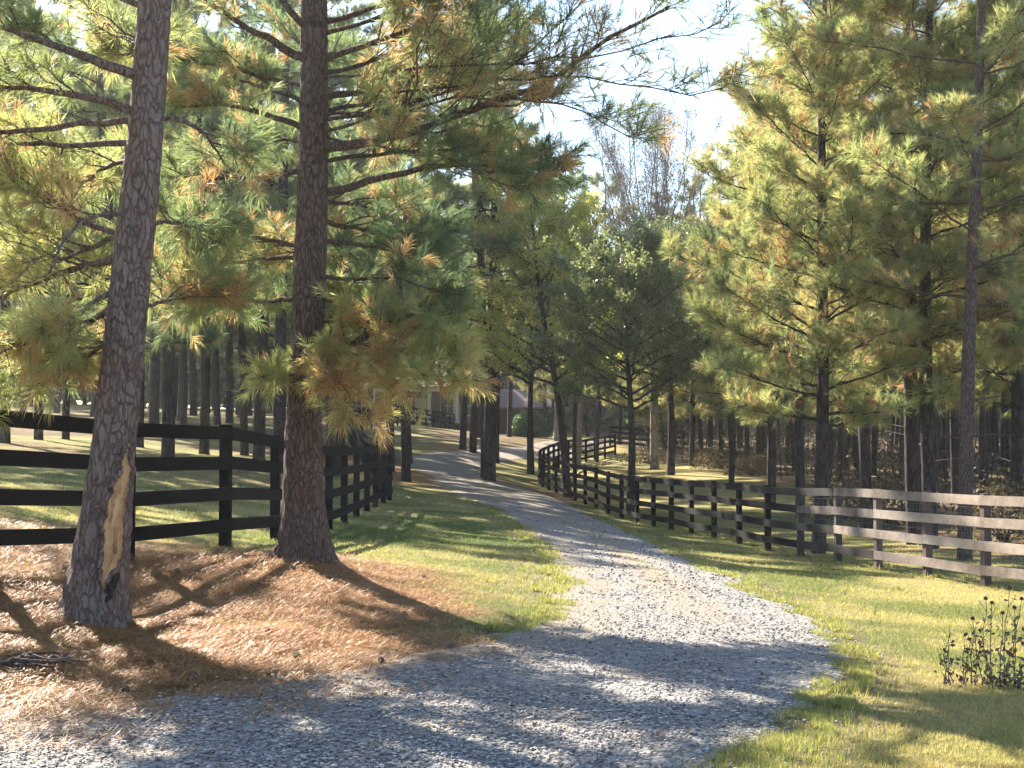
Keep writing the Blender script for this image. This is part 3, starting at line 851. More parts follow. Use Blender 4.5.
def copy_tree(src, x, y, rz, sc, label, group, dz=0):
    r_ = src.copy(); COL.objects.link(r_)
    r_.location = (x, y, gz(x, y) - .03 + dz); r_.rotation_euler = (.035 * rng.normal(), .035 * rng.normal(), rz) if Y_of(y) else (0, 0, rz)
    r_.scale = sc if isinstance(sc, tuple) else (sc, sc, sc)
    r_['label'] = label
    if group: r_['group'] = group
    elif 'group' in r_: del r_['group']
    for ch in list(src.children):
        c_ = ch.copy(); COL.objects.link(c_); c_.parent = r_
    return r_

# ---- the two near pines, branch by branch
def near_pine(name, D, centre, label, bark, limbs, top, random_limbs, scar=None, rot_lobes=5):
    """centre: list of (px, py, width_px) from base up at depth D"""
    pts = []; rad = []
    for (px, py, w) in centre:
        p = at(px, py, D); pts.append(p); rad.append(w / 2 / FPX * D)
    bx, by = pts[0][0], pts[0][1]
    bz = gz(bx, by)
    pts[0] = np.array([bx, by, bz - .25])
    org = np.array([bx, by, bz])
    # continue above the frame
    lean = unit(pts[-1] - pts[-2])
    zt = pts[-1][2]
    for i in range(1, 6):
        pts.append(pts[-1] + (lean * .5 + np.array([0, 0, .5])) * (top - zt) / 5)
        rad.append(rad[len(centre) - 1] * (1 - i * .17))
    root = empty(name, org, label, 'pine tree')
    tr = MB()
    C, rr, s = trunk_mesh(tr, pts, rad, 96, .55, .05, rings=420, lobes=rot_lobes)
    tob = tr.build('trunk', [bark, M['twig']], root, smooth=True, origin=org)
    def on_trunk(z): return np.array([np.interp(z, C[:, 2], C[:, 0]), np.interp(z, C[:, 2], C[:, 1]), z])
    def branch(path, r0, **kw):
        w_, l_ = MB(), MB()
        grow_limb(w_, l_, path, r0, wmat=0, lmat=0, **kw)
        b_ = w_.build('branch', [bark], root, smooth=True, origin=org)
        if l_.n: l_.build('needles', [M['needles']], b_)
        if l_.n:
            b_.children[0].data.transform(__import__('mathutils').Matrix.Translation(Vector(-org)))
        return b_
    for (px, r0, kw) in limbs:
        pth = [at(*q) for q in px]
        c0 = on_trunk(pth[0][2]); pth[0] = c0
        branch(pth, r0, **kw)
    for (z, azd, el, L, kw) in random_limbs:
        branch(limb_path(on_trunk(z), R(azd), R(el), L, droop=kw.pop('droop', 0)), .010 + .007 * L, **kw)
    # crown above the frame
    w_, l_ = MB(), MB()
    z0 = zt + .3
    for i in range(26):
        q = (i + rng.random()) / 26
        z = z0 + (top - z0) * q
        az = i * 2.4 + rng.random()
        grow_limb(w_, l_, limb_path(on_trunk(z), az, .3 + .4 * q, 2.7 * (1 - q) ** .6 + .4), .04 * (1.2 - q), dens=4, lod=1, brown=.2, wmat=0, lmat=1, bare=.25)
    w_.V += l_.V; w_.T += l_.T
    w_.F3 += [f + w_.n for f in l_.F3]; w_.m3 += l_.m3; w_.F4 += [f + w_.n for f in l_.F4]; w_.m4 += l_.m4
    w_.n += l_.n
    w_.build('crown', [M['twig'], M['needles']], root, origin=org)
    return root, tob, C, rr, org

# leaning pine -------------------------------------------------------
K = dict
T1_D = 12.1
T1_c = [(88, 655, 72), (90, 630, 66), (95, 595, 60), (102, 545, 54), (113, 452, 44), (120, 384, 41), (128, 300, 40), (140, 192, 37), (148, 100, 34), (155, 0, 32)]
t1_limbs = [
 ([(130, 78, 12.1), (100, 63, 11.9), (62, 52, 11.6), (20, 40, 11.3), (-30, 20, 11)], .045, K(dens=8, tint0=.45, brown=.2, start=.2)),
 ([(132, 118, 12.1), (98, 100, 12.0), (60, 92, 12.0), (20, 88, 12.0), (-30, 95, 12)], .04, K(dens=8, tint0=.5, brown=.15, start=.25)),
 ([(128, 215, 12.1), (100, 214, 11.9), (75, 224, 11.8), (60, 245, 11.7), (50, 272, 11.6)], .02, K(dens=4, tint0=.5, brown=.3, bare=.7)),
 ([(160, 118, 12.1), (185, 124, 12.3), (205, 140, 12.6), (222, 168, 12.9)], .025, K(dens=5, tint0=.4, brown=.3, bare=.35)),
 ([(125, 250, 12.1), (105, 262, 12.4), (75, 268, 12.8), (30, 282, 13.1), (-20, 300, 13.3)], .035, K(dens=8.5, tint0=.58, brown=.22, start=.1)),
 ([(122, 300, 12.1), (98, 318, 12.5), (68, 335, 12.9), (40, 360, 13.1), (10, 385, 13.2)], .028, K(dens=8.5, tint0=.58, brown=.3, start=.15, up=-.05)),
]
t1_limbs += [
 ([(121, 330, 12.1), (98, 352, 12.4), (70, 375, 12.7), (40, 388, 12.8), (20, 398, 12.9)], .02, K(dens=15, tint0=.6, brown=.25, bare=.03, start=.15, up=-.05, min_len=.3)),
 ([(124, 280, 12.1), (90, 300, 12.0), (50, 330, 11.8), (10, 345, 11.7), (-30, 350, 11.6)], .025, K(dens=14, tint0=.6, brown=.25, bare=.05, start=.2, up=0, min_len=.3)),
 ([(126, 240, 12.1), (90, 225, 12.4), (50, 200, 12.6), (10, 190, 12.8), (-30, 180, 13)], .028, K(dens=13, tint0=.6, brown=.2, bare=.05, start=.2, min_len=.3)),
 ([(140, 230, 12.1), (165, 225, 12.8), (190, 235, 13.4), (215, 250, 14)], .02, K(dens=13, tint0=.4, brown=.2, bare=.05, start=.3, min_len=.3)),
 ([(135, 300, 12.1), (165, 305, 12.8), (195, 300, 13.4), (225, 310, 14)], .018, K(dens=13, tint0=.45, brown=.3, bare=.05, start=.3, min_len=.3)),
]
t1_rand = []
for (z, az, el, L) in ((4.2, 170, 0, 2.6), (3.9, 125, 5, 2.2), (3.3, 140, -8, 2.2), (4.9, 110, 15, 2.2),
                       (5.1, 180, 15, 2.4), (4.0, 155, 5, 2.5)):
    t1_rand.append((z, az, el, L, K(dens=9, tint0=.5 + .15 * random.random(), brown=.16, start=.25)))
t1, t1_trunk, C1, r1, org1 = near_pine('leaning_pine_tree', T1_D, T1_c, 'leaning grey barked pine with a yellow bare wood scar low on its trunk', M['bark'], t1_limbs, 15, t1_rand)

# scar of bare wood, wrapped on the trunk
def trunk_patch(name, rows, mat, C, rr, D, org, parent, proud=.006, cols=26, lip=None):
    """rows: (py, px_left, px_right) -> patch of trunk surface"""
    pys = np.linspace(rows[0][0], rows[-1][0], 60)
    Lx = np.interp(pys, [r_[0] for r_ in rows], [r_[1] for r_ in rows]); Rx = np.interp(pys, [r_[0] for r_ in rows], [r_[2] for r_ in rows])
    Lx = Lx + 3.5 * (vnoise(pys * .35, pys * 0 + 4) - .5) + 2.2 * (vnoise(pys * 1.1, pys * 0 + 14) - .5); Rx = Rx + 2.5 * (vnoise(pys * .3, pys * 0 + 9) - .5)
    V = np.zeros((60, cols, 3))
    for i, (py, l, r_) in enumerate(zip(pys, Lx, Rx)):
        z = at(100, py, D)[2]
        cx = np.interp(z, C[:, 2], C[:, 0]); cyy = np.interp(z, C[:, 2], C[:, 1]); rad = np.interp(z, C[:, 2], rr) * 1.06 + proud
        sl = (at(l, py, D)[0] - cx) / rad; sr = (at(r_, py, D)[0] - cx) / rad
        a0 = math.asin(max(-1, min(1, sl))); a1 = math.asin(max(-1, min(1, sr))) if sr < 1 else math.pi / 2 + min(.5, (sr - 1) * 3)
        a = np.linspace(a0, a1, cols)
        q = np.linspace(0, 1, cols)
        bulge = proud + .004 * np.sin(q * 3.14)
        bulge = np.where((q < .02) | (q > .98), -.03, bulge) if True else bulge
        R_ = rad + bulge - proud + .006 * (vnoise(q * 9, np.full(cols, i * .12)) - .5)
        V[i] = np.stack([cx + np.sin(a) * R_, cyy - np.cos(a) * R_, np.full(cols, z)], -1)
    V[0, :, 1] += .03; V[-1, :, 1] += .02
    ii = np.arange(60 * cols).reshape(60, cols)
    F = np.stack([ii[:-1, :-1], ii[1:, :-1], ii[1:, 1:], ii[:-1, 1:]], -1).reshape(-1, 4)
    tt = .5 + .9 * (fbm(np.tile(np.arange(cols), 60) * .35, np.repeat(np.arange(60), cols) * .07, 3) - .5) - .25 * (np.tile(np.linspace(0, 1, cols), 60) < .15)
    b_ = MB(); b_.add(V.reshape(-1, 3), F, 0, tt)
    o_ = b_.build(name, mat, parent, smooth=True, origin=org)
    if lip:
        for col in (1, cols - 2):
            l_ = MB(); pp = V[1:-1, col].copy(); pp[:, :2] += (pp[:, :2] - np.stack([np.interp(pp[:, 2], C[:, 2], C[:, 0]), np.interp(pp[:, 2], C[:, 2], C[:, 1])], -1)) * .01
            l_.tubes(pp, .012 + .014 * fbm(np.arange(58) * .5, np.full(58, col * 1.), 2), 8)
            l_.build('bark_lip', lip, o_, smooth=True, origin=org)
    return o_
sc_ = trunk_patch('bare_wood', [(444, 131, 133), (452, 128, 133), (462, 126, 134), (474, 123, 134), (484, 118, 133), (492, 117, 132), (500, 111, 131), (525, 109, 129), (545, 108, 128), (556, 109, 126), (566, 107, 124), (574, 108, 117), (584, 108, 112)], M['bare'], C1, r1, T1_D, org1, t1_trunk, lip=M['bark'])
sc_['label'] = 'long scar of pale yellow bare wood'
sc2 = trunk_patch('burnt_bark', [(566, 124, 126), (574, 118, 127), (584, 113, 126), (598, 112, 125), (612, 115, 124), (628, 119, 124), (640, 121, 123)], M['char'], C1, r1, T1_D, org1, t1_trunk, proud=.006)
sc2['label'] = 'blackened bark under the bare scar'

# straight pine ------------------------------------------------------
T2_D = 15.5
T2_c = [(306, 575, 56), (306, 558, 52), (304, 520, 43), (303, 450, 39), (305, 384, 34), (309, 300, 33), (312, 200, 31), (314, 100, 28), (314, 0, 26)]
t2_limbs = [
 ([(322, 150, 15.5), (365, 142, 15.2), (415, 128, 15.0), (500, 98, 14.7), (560, 72, 14.5), (620, 40, 14.3), (690, 2, 14.1)], .055, K(dens=4.5, tint0=.45, brown=.4, bare=.35, start=.2, sec_len=.3, tuft=(22, .0046, .165))),
 ([(498, 99, 14.7), (535, 108, 14.5), (572, 122, 14.4), (610, 140, 14.2)], .016, K(dens=8, tint0=.5, brown=.35, bare=.12, start=.1, sec_len=.4, tuft=(22, .0046, .165))),
 ([(470, 108, 14.8), (505, 75, 14.7), (545, 38, 14.7), (590, 0, 14.6)], .018, K(dens=6, tint0=.45, brown=.4, bare=.35, start=.1, sec_len=.4, tuft=(22, .0046, .165))),
 ([(560, 72, 14.5), (605, 84, 14.3), (650, 92, 14.2), (700, 84, 14.0)], .014, K(dens=6, tint0=.45, brown=.4, bare=.5, start=.1, sec_len=.4, tuft=(22, .0046, .165))),
 ([(610, 46, 14.3), (650, 50, 14.2), (690, 38, 14.0), (722, 20, 13.9)], .012, K(dens=6, tint0=.45, brown=.3, bare=.5, start=.1, sec_len=.4, tuft=(22, .0046, .165))),
 ([(430, 124, 14.95), (455, 150, 14.8), (485, 172, 14.7), (520, 182, 14.6)], .016, K(dens=8, tint0=.4, brown=.3, bare=.1, start=.1, sec_len=.4)),
 ([(420, 126, 15.0), (435, 90, 15.2), (460, 55, 15.3), (500, 30, 15.4)], .016, K(dens=8, tint0=.4, brown=.2, bare=.1, start=.1, sec_len=.4)),
 ([(324, 197, 15.5), (355, 185, 15.4), (395, 173, 15.3), (445, 163, 15.1), (500, 165, 15.0), (545, 160, 14.9)], .045, K(dens=7, tint0=.35, brown=.35, bare=.15, start=.3, up=-.05)),
 ([(320, 357, 15.5), (345, 348, 15.3), (375, 334, 15.1), (402, 320, 15.0), (425, 312, 14.9), (450, 316, 14.8)], .05, K(dens=8, tint0=.5, brown=.12, bare=.03, start=.2, up=.15, sec_len=.26, min_len=.32)),
 ([(350, 346, 15.3), (372, 356, 15.0), (392, 372, 14.9), (400, 382, 14.8)], .016, K(dens=9, tint0=.74, brown=.4, bare=.0, start=.1, up=-.1, sec_len=.3, min_len=.3)),
 ([(385, 330, 15.1), (412, 345, 14.8), (436, 360, 14.6), (442, 374, 14.5)], .02, K(dens=9, tint0=.68, brown=.3, bare=.0, start=.1, up=-.1, sec_len=.3, min_len=.3)),
 ([(410, 318, 15.0), (440, 330, 14.9), (458, 350, 14.8), (462, 365, 14.8)], .016, K(dens=9, tint0=.66, brown=.25, bare=.0, start=.1, up=-.05, sec_len=.3, min_len=.28)),
 ([(322, 362, 15.5), (333, 372, 15.2), (342, 388, 15.0), (350, 402, 14.9)], .014, K(dens=13, tint0=.78, brown=.5, bare=.0, start=.1, up=-.15, sec_len=.3, min_len=.25)),
 ([(360, 342, 15.2), (362, 330, 15.5), (350, 318, 15.8), (345, 306, 15.9)], .012, K(dens=16, tint0=.5, brown=.05, bare=.0, start=.3, up=.2, min_len=.25)),
 ([(322, 62, 15.5), (345, 50, 15.4), (390, 36, 15.3), (435, 20, 15.2), (480, 18, 15)], .035, K(dens=7, tint0=.4, brown=.35, start=.3)),
 ([(322, 25, 15.5), (380, 5, 15.4), (430, -6, 15.3), (500, -10, 15.2)], .03, K(dens=6, tint0=.4, brown=.35, start=.3)),
 ([(322, 100, 15.5), (360, 92, 15.9), (400, 75, 16.2), (440, 70, 16.6)], .03, K(dens=8, tint0=.35, brown=.4, start=.25)),
 ([(304, 62, 15.5), (272, 42, 15.3), (235, 20, 15.2), (190, -8, 15.0)], .05, K(dens=4.5, tint0=.42, brown=.3, bare=.35, start=.35)),
 ([(304, 35, 15.5), (290, 15, 15.4), (275, -12, 15.3), (262, -50, 15.2)], .04, K(dens=4.5, tint0=.42, brown=.3, bare=.3)),
 ([(303, 108, 15.5), (280, 94, 15.7), (250, 86, 15.9), (220, 70, 16.2)], .03, K(dens=6, tint0=.4, brown=.2, start=.3)),
 ([(302, 135, 15.5), (270, 118, 15.4), (225, 107, 15.3), (180, 108, 15.2)], .035, K(dens=7, tint0=.45, brown=.2, start=.25)),
 ([(298, 250, 15.5), (262, 238, 15.6), (225, 232, 15.8), (180, 235, 16)], .028, K(dens=9, tint0=.4, brown=.3, start=.15, up=0)),
 ([(296, 300, 15.5), (270, 302, 15.8), (235, 300, 16.1), (190, 315, 16.4)], .024, K(dens=9, tint0=.42, brown=.2, start=.2, up=-.05)),
 ([(293, 378, 15.5), (282, 380, 15.4), (272, 380, 15.3)], .012, K(dens=18, tint0=.62, brown=.1, start=.2, min_len=.14, bare=0)),
 ([(318, 240, 15.5), (350, 244, 15.9), (385, 246, 16.2), (425, 262, 16.5)], .03, K(dens=9, tint0=.22, brown=.25, start=.1, up=0)),
 ([(318, 215, 15.5), (350, 225, 16.0), (385, 235, 16.6), (420, 236, 17.0)], .03, K(dens=9, tint0=.2, brown=.2, start=.1, up=0)),
 ([(318, 275, 15.5), (345, 280, 15.2), (380, 275, 15.0), (430, 285, 14.8)], .025, K(dens=6, tint0=.3, brown=.35, start=.2, bare=.3, up=0)),
]
t2_rand = []
for (z, az, el, L) in ((4.1, 80, 5, 2.4), (4.5, 40, 10, 2.2), (5.0, 60, 15, 2.4), (5.4, 20, 15, 2.2), (3.7, 100, 0, 2.2), (4.7, 120, 10, 2.2), (5.3, 150, 15, 2.2), (5.8, 340, 15, 2.0), (4.4, 160, 0, 2.2), (5.6, 95, 15, 2.3), (3.5, 150, 0, 2.0)):
    t2_rand.append((z, az, el, L, K(dens=11, tint0=.3 + .2 * random.random(), brown=.2, start=.2)))
t2, t2_trunk, C2, r2_, org2 = near_pine('pine_tree', T2_D, T2_c, 'thick straight brown pine in the left foreground, its long limb reaching over the drive', M['bark2'], t2_limbs, 16, t2_rand)
# hanging cones
for (px, py, D_) in ((563, 166, 14.7), (374, 148, 15.2), (357, 200, 15.4), (421, 22, 15.1), (455, 70, 15), (405, 215, 15.3)):
    b_ = MB(); cone(b_, at(px, py, D_), .045)
    b_.build('pine_cone', M['twig'], t2, smooth=True, origin=org2)

# ---- prototypes
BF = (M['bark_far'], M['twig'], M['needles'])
LG = 'pine trees of the left woods'
RG = 'pine trees of the right woods'
# pine behind the left fence (fills the upper left)
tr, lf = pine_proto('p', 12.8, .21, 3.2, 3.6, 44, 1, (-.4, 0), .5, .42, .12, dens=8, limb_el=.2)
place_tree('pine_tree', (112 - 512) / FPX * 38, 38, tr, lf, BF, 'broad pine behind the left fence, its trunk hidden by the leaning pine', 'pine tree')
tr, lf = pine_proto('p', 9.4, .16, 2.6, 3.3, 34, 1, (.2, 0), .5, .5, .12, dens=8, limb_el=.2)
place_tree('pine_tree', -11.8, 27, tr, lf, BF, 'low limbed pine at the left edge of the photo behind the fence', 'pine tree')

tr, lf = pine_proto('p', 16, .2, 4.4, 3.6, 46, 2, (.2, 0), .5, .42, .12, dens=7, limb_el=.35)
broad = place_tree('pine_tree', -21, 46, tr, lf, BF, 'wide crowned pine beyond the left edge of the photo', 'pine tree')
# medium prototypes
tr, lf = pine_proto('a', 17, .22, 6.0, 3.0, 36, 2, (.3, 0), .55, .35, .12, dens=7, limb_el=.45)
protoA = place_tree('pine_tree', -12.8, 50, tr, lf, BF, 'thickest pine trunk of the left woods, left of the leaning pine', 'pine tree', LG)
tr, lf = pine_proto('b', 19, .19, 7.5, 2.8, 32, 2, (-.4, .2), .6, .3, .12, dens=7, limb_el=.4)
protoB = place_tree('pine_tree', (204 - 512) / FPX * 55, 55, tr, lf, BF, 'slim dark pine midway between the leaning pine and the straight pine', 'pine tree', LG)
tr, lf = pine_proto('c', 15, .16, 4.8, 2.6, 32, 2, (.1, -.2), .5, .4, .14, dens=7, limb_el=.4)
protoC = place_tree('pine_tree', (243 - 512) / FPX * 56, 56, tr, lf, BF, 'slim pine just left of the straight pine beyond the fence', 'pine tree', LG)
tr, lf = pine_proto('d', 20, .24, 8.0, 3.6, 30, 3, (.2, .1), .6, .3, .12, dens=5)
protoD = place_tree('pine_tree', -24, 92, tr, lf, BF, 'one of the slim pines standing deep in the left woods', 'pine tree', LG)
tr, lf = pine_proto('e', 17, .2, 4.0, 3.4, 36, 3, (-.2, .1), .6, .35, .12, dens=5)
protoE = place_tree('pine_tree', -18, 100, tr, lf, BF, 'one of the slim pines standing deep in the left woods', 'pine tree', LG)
protos = [protoA, protoB, protoC]
deep = [protoD, protoE]

def px_tree(px, Y, src, sc, label, group, rz=None):
    return copy_tree(src, (px - 512) / FPX * Y, Y, rng.random() * 6.28 if rz is None else rz, sc, label, group)
for (px, Y, src, sc, lb) in (
    (5, 48, protoB, .9, 'pine trunk at the very left edge of the photo'),
    (40, 54, protoC, 1.0, 'thin pine behind the left fence, second from the left edge'),
    (65, 57, protoC, .9, 'thin pine close left of the thickest trunk in the left woods'),
    (262, 50, protoA, .95, 'brown barked pine close behind the straight pine on its left'),
    (279, 46, protoB, 1.05, 'dark pine trunk partly hidden by the straight pine'),
    (330, 66, protoB, 1.0, 'dark pine behind the fence just right of the straight pine'),
    (342, 68, protoA, 1.0, 'greyish pine trunk just left of the left fence corner'),
    (368, 104, protoD, .9, 'distant pine in the meadow in front of the brick house'),
    (391, 58, protoB, .9, 'slim pine standing right behind the left fence corner'),
    (404, 53.6, protoA, .82, 'pine standing in straw at the left edge of the drive by the fence corner'),
    (463, 82, protoB, 1.05, 'slim pine beside the far bend, left one of the pair'),
    (473, 80, protoB, 1.1, 'slim pine beside the far bend, right one of the pair'),
    (480, 99, protoA, 1.0, 'leaning far pine right behind the pair at the bend'),
    (484, 60.5, protoA, 1.05, 'left trunk of the two thick pines at the inside of the bend'),
    (491, 59.3, protoA, 1.15, 'right trunk of the two thick pines at the inside of the bend'),
    (509, 105, protoE, .9, 'reddish far pine beside the rounded green bush'),
    (446, 122, protoE, .8, 'thin pine in front of the porch of the brick house'),
    (597, 90, protoB, .6, 'pine behind the far bend of the right fence'),
    (575, 74, protoB, .55, 'thin trunk beyond the drive behind the right fence bend')):
    px_tree(px, Y, src, sc, lb, None)
for (X_, Y_, sc__, lb) in ((-10.3, 45, 1.0, 'bushy pine behind the fence, its crown filling the sky left of the straight pine'), (-17.5, 46, 1.05, 'bushy pine behind the fence, its crown left of the leaning pine'),
                          (-6.2, 52, 1.1, 'bushy tall pine whose crown shows right of the straight pine'), (-4.6, 66, 1.1, 'bushy tall pine beyond the left fence corner'), (-14, 56, 1.1, 'bushy pine far back at the left edge')):
    copy_tree(broad, X_, Y_, rng.random() * 6, (sc__, sc__, sc__), lb, None)
DL = 'one of the slim pines standing deep in the left woods'
k = 0
for (px, Y) in ((150, 92), (165, 90), (172, 95), (180, 88), (195, 100), (219, 86), (231, 90), (300, 92), (20, 84), (55, 95), (95, 88), (120, 100), (250, 105), (275, 80), (210, 110), (130, 78), (313, 84), (185, 72), (157, 68)):
    px_tree(px + rng.normal() * 1.5, Y, deep[k % 2], .85 + .3 * rng.random(), DL, LG); k += 1
for i in range(36):
    Y = 105 + 60 * rng.random(); px = -80 + 530 * rng.random()
    if 335 < px < 500 and Y < 140: Y = 145 + 20 * rng.random()
    px_tree(px, Y, deep[i % 2], .9 + .35 * rng.random(), DL, LG)
for i in range(16):
    Y = 145 + 30 * rng.random(); px = 420 + 250 * rng.random()
    px_tree(px, Y, deep[i % 2], .85 + .25 * rng.random(), 'one of the far pines closing the view behind the bend', 'pine trees behind the bend')

# ---- right hand pines
tr, lf = pine_proto('r1', 13.4, .15, 2.6, 3.0, 76, 1, (.5, 0), .55, .6, .24, dens=9.5, bare=.03, limb_el=.6, start=.12)
r817 = place_tree('pine_tree', 6.25, 31.2, tr, lf, BF, 'dark trunked full pine just behind the right fence, leftmost of the right group', 'pine tree')
tr, lf = pine_proto('r2', 17, .14, 4.6, 3.0, 36, 1, (.35, 0), .5, .58, .22, dens=7.5, bare=.1, limb_el=.45, bark='bark')
r971 = place_tree('pine_tree', (969 - 512) / FPX * 28.3, 28.3, tr, lf, (M['bark2'], M['twig'], M['needles']), 'grey barked pine behind the right fence, rightmost of the close trunks', 'pine tree')
tr, lf = pine_proto('r3', 16, .16, 3.9, 3.0, 46, 1, (.0, .2), .55, .58, .24, dens=8.5, bare=.05, limb_el=.45)
r932 = place_tree('pine_tree', (932 - 512) / FPX * 32, 32, tr, lf, BF, 'right one of the two close pine trunks behind the right fence', 'pine tree')
px_tree(914, 33.5, r817, 1.15, 'left one of the two close pine trunks behind the right fence', None)
px_tree(868, 40, r932, 1.0, 'dark pine deeper behind the full pine on the right', None)
px_tree(1010, 36, r817, 1.1, 'pine at the right edge of the photo behind the fence', None)
px_tree(770, 52, r817, 1.12, 'bushy pine at the edge of the right woods left of the full pine', None)
px_tree(800, 46, r932, .95, 'bushy pine close behind the full pine on the right', None)
px_tree(730, 64, r932, .82, 'bushy pine at the forest edge by the lit strip of pasture', None)
px_tree(690, 80, r817, .95, 'low bushy pine at the far left end of the right woods', None)
px_tree(655, 92, r817, .8, 'small dark pine where the right woods meet the far pasture', None)
px_tree(1060, 44, r932, 1.1, 'pine just outside the right edge of the photo', None)
px_tree(955, 50, r932, 1.0, 'bushy pine deeper behind the grey barked pine', None)
DR = 'one of the thin straight pines deep in the right woods'
for (px, Y, sc__, lb) in ((545, 120, 1.05, 'bushy evergreen beyond the end of the drive, behind the pale trunked tree'), (588, 130, 1.1, 'bushy evergreen filling the gap behind the fence bend'),
                        (618, 107, 1.0, 'bushy evergreen behind the small leaved oak'), (648, 112, 1.05, 'bushy evergreen at the far end of the right pasture'), (672, 100, .95, 'bushy evergreen where the far pasture fence ends'), (500, 140, 1.2, 'bushy evergreen rising behind the open shed')):
    px_tree(px, Y, r817, sc__, lb, None)
px_tree(560, 112, protoA, 1.2, 'tall pine rising behind the yellow green tree beyond the bend', None)
px_tree(598, 127, protoC, 1.45, 'tall pine behind the bend, left of the tall bare tree', None)
cnt = 0
while cnt < 120:
    Y = 48 + 75 * rng.random(); px = 640 + 480 * rng.random()
    lim = np.interp(px, [640, 700, 780, 1024], [98, 84, 66, 45])
    if Y < lim: continue
    s_c = .7 + .35 * rng.random()
    px_tree(px, Y, [protoC, protoE, protoB, protoD][cnt % 4] if Y > 70 else [protoC, protoB][cnt % 2], (s_c * .85, s_c * .85, s_c), DR, RG)
    cnt += 1

# ---- broadleaf trees
def broadleaf(H, r, cb, cr, nl, dens, tuft, tint, lean=(0, 0), shape=.5, el=.6, bare=.05, forks=0, lod=2):
    tr, lf = MB(), MB()
    path = [np.array([lean[0] * q + .1 * math.sin(q * 6), lean[1] * q, H * .85 * q - (.3 if q == 0 else 0)]) for q in np.linspace(0, 1, 7)]
    C, rr, s = trunk_mesh(tr, path, [r * (1 - .8 * q) for q in np.linspace(0, 1, 7)], 12, .3, .06, rings=int(H / .3))
    for i in range(nl):
        q = (i + rng.random()) / nl
        z = cb + (H * .85 - cb) * q
        L = cr * (math.sin(math.pi * min(.97, .25 + .75 * q)) ** shape) * (.7 + .5 * rng.random())
        pz = np.array([np.interp(z, C[:, 2], C[:, 0]), np.interp(z, C[:, 2], C[:, 1]), z])
        grow_limb(tr, lf, limb_path(pz, i * 2.4 + rng.random(), el * (.5 + q) + .2 * rng.random(), L, .4), max(.012, r * .3 * (1.1 - q)), dens, .45, lod, .2, tint, 0, bare, leafy='leaf', tuft=tuft, up=.1)
    return tr, lf
OM = (M['bark_far'], M['twig'], M['oak_leaves'])
tr, lf = broadleaf(9.8, .15, 3.4, 3.2, 44, 5.5, (9, .11), .42, el=.45)
oak = place_tree('oak_tree', 3.95, 50.5, tr, lf, OM, 'small leaved dark green oak behind the curve of the right fence', 'oak tree')
tr, lf = broadleaf(11.5, .16, 3.6, 3.3, 44, 5.5, (8, .115), .84, lean=(-1.2, 0), el=.5)
yg = place_tree('oak_tree', (568 - 512) / FPX * 57.3, 57.3, tr, lf, OM, 'yellow green leafy tree at the drive side of the fence curve', 'oak tree', None, 0, 1.12)
copy_tree(oak, .9, 72, 2.0, 1.25, 'dark leafy tree hanging over the far drive', None)
copy_tree(oak, 7.6, 72, 1.0, 1.3, 'dark leafy tree beyond the pasture behind the fence curve', None)
copy_tree(oak, -.8, 76, 4.0, 1.25, 'dense dark leafy tree over the bend of the drive', None)
tr, lf = broadleaf(15, .2, 4.5, 4.2, 36, 4.5, (13, .13), .5)
ym = place_tree('maple_tree', 15.5, 92, tr, lf, (M['bark_far'], M['twig'], M['yellow_leaves']), 'yellowing maple showing behind the right pines against the sky', 'maple tree')
# bare tall tree
tr, lf = MB(), MB()
trunk_mesh(tr, [(0, 0, -.3), (0, 0, 5), (.1, 0, 9)], [.2, .15, .1], 10, .3, .05)
for i in range(24):
    z = 4.5 + 4.5 * i / 24
    az = i * 2.4
    grow_limb(tr, lf, limb_path((0, 0, z), az, 1.0 + .4 * rng.random(), 11 - .2 * i, .45), .04, 7, .26, 1, .2, .5, 0, .3, leafy='leaf', tuft=(1, .08), up=.45)
bare_t = place_tree('bare_tree', 7.4, 78, tr, lf, (M['bark_pale'], M['bark_pale'], M['dry_leaves']), 'tall nearly bare tree with thin upright branches against the sky', 'tree', None, 0, 1.22)
copy_tree(bare_t, 3.6, 82, 1.3, .85, 'smaller bare tree with upright branches left of the tall bare one', None)
# pale trunk near house
tr, lf = broadleaf(12, .3, 4.5, 3.6, 24, 3, (6, .14), .6, bare=.3)
place_tree('maple_tree', (557 - 512) / FPX * 102, 102, tr, lf, (M['bark_pale'], M['twig'], M['dry_leaves']), 'pale trunked tree right of the rounded green bush', 'tree')

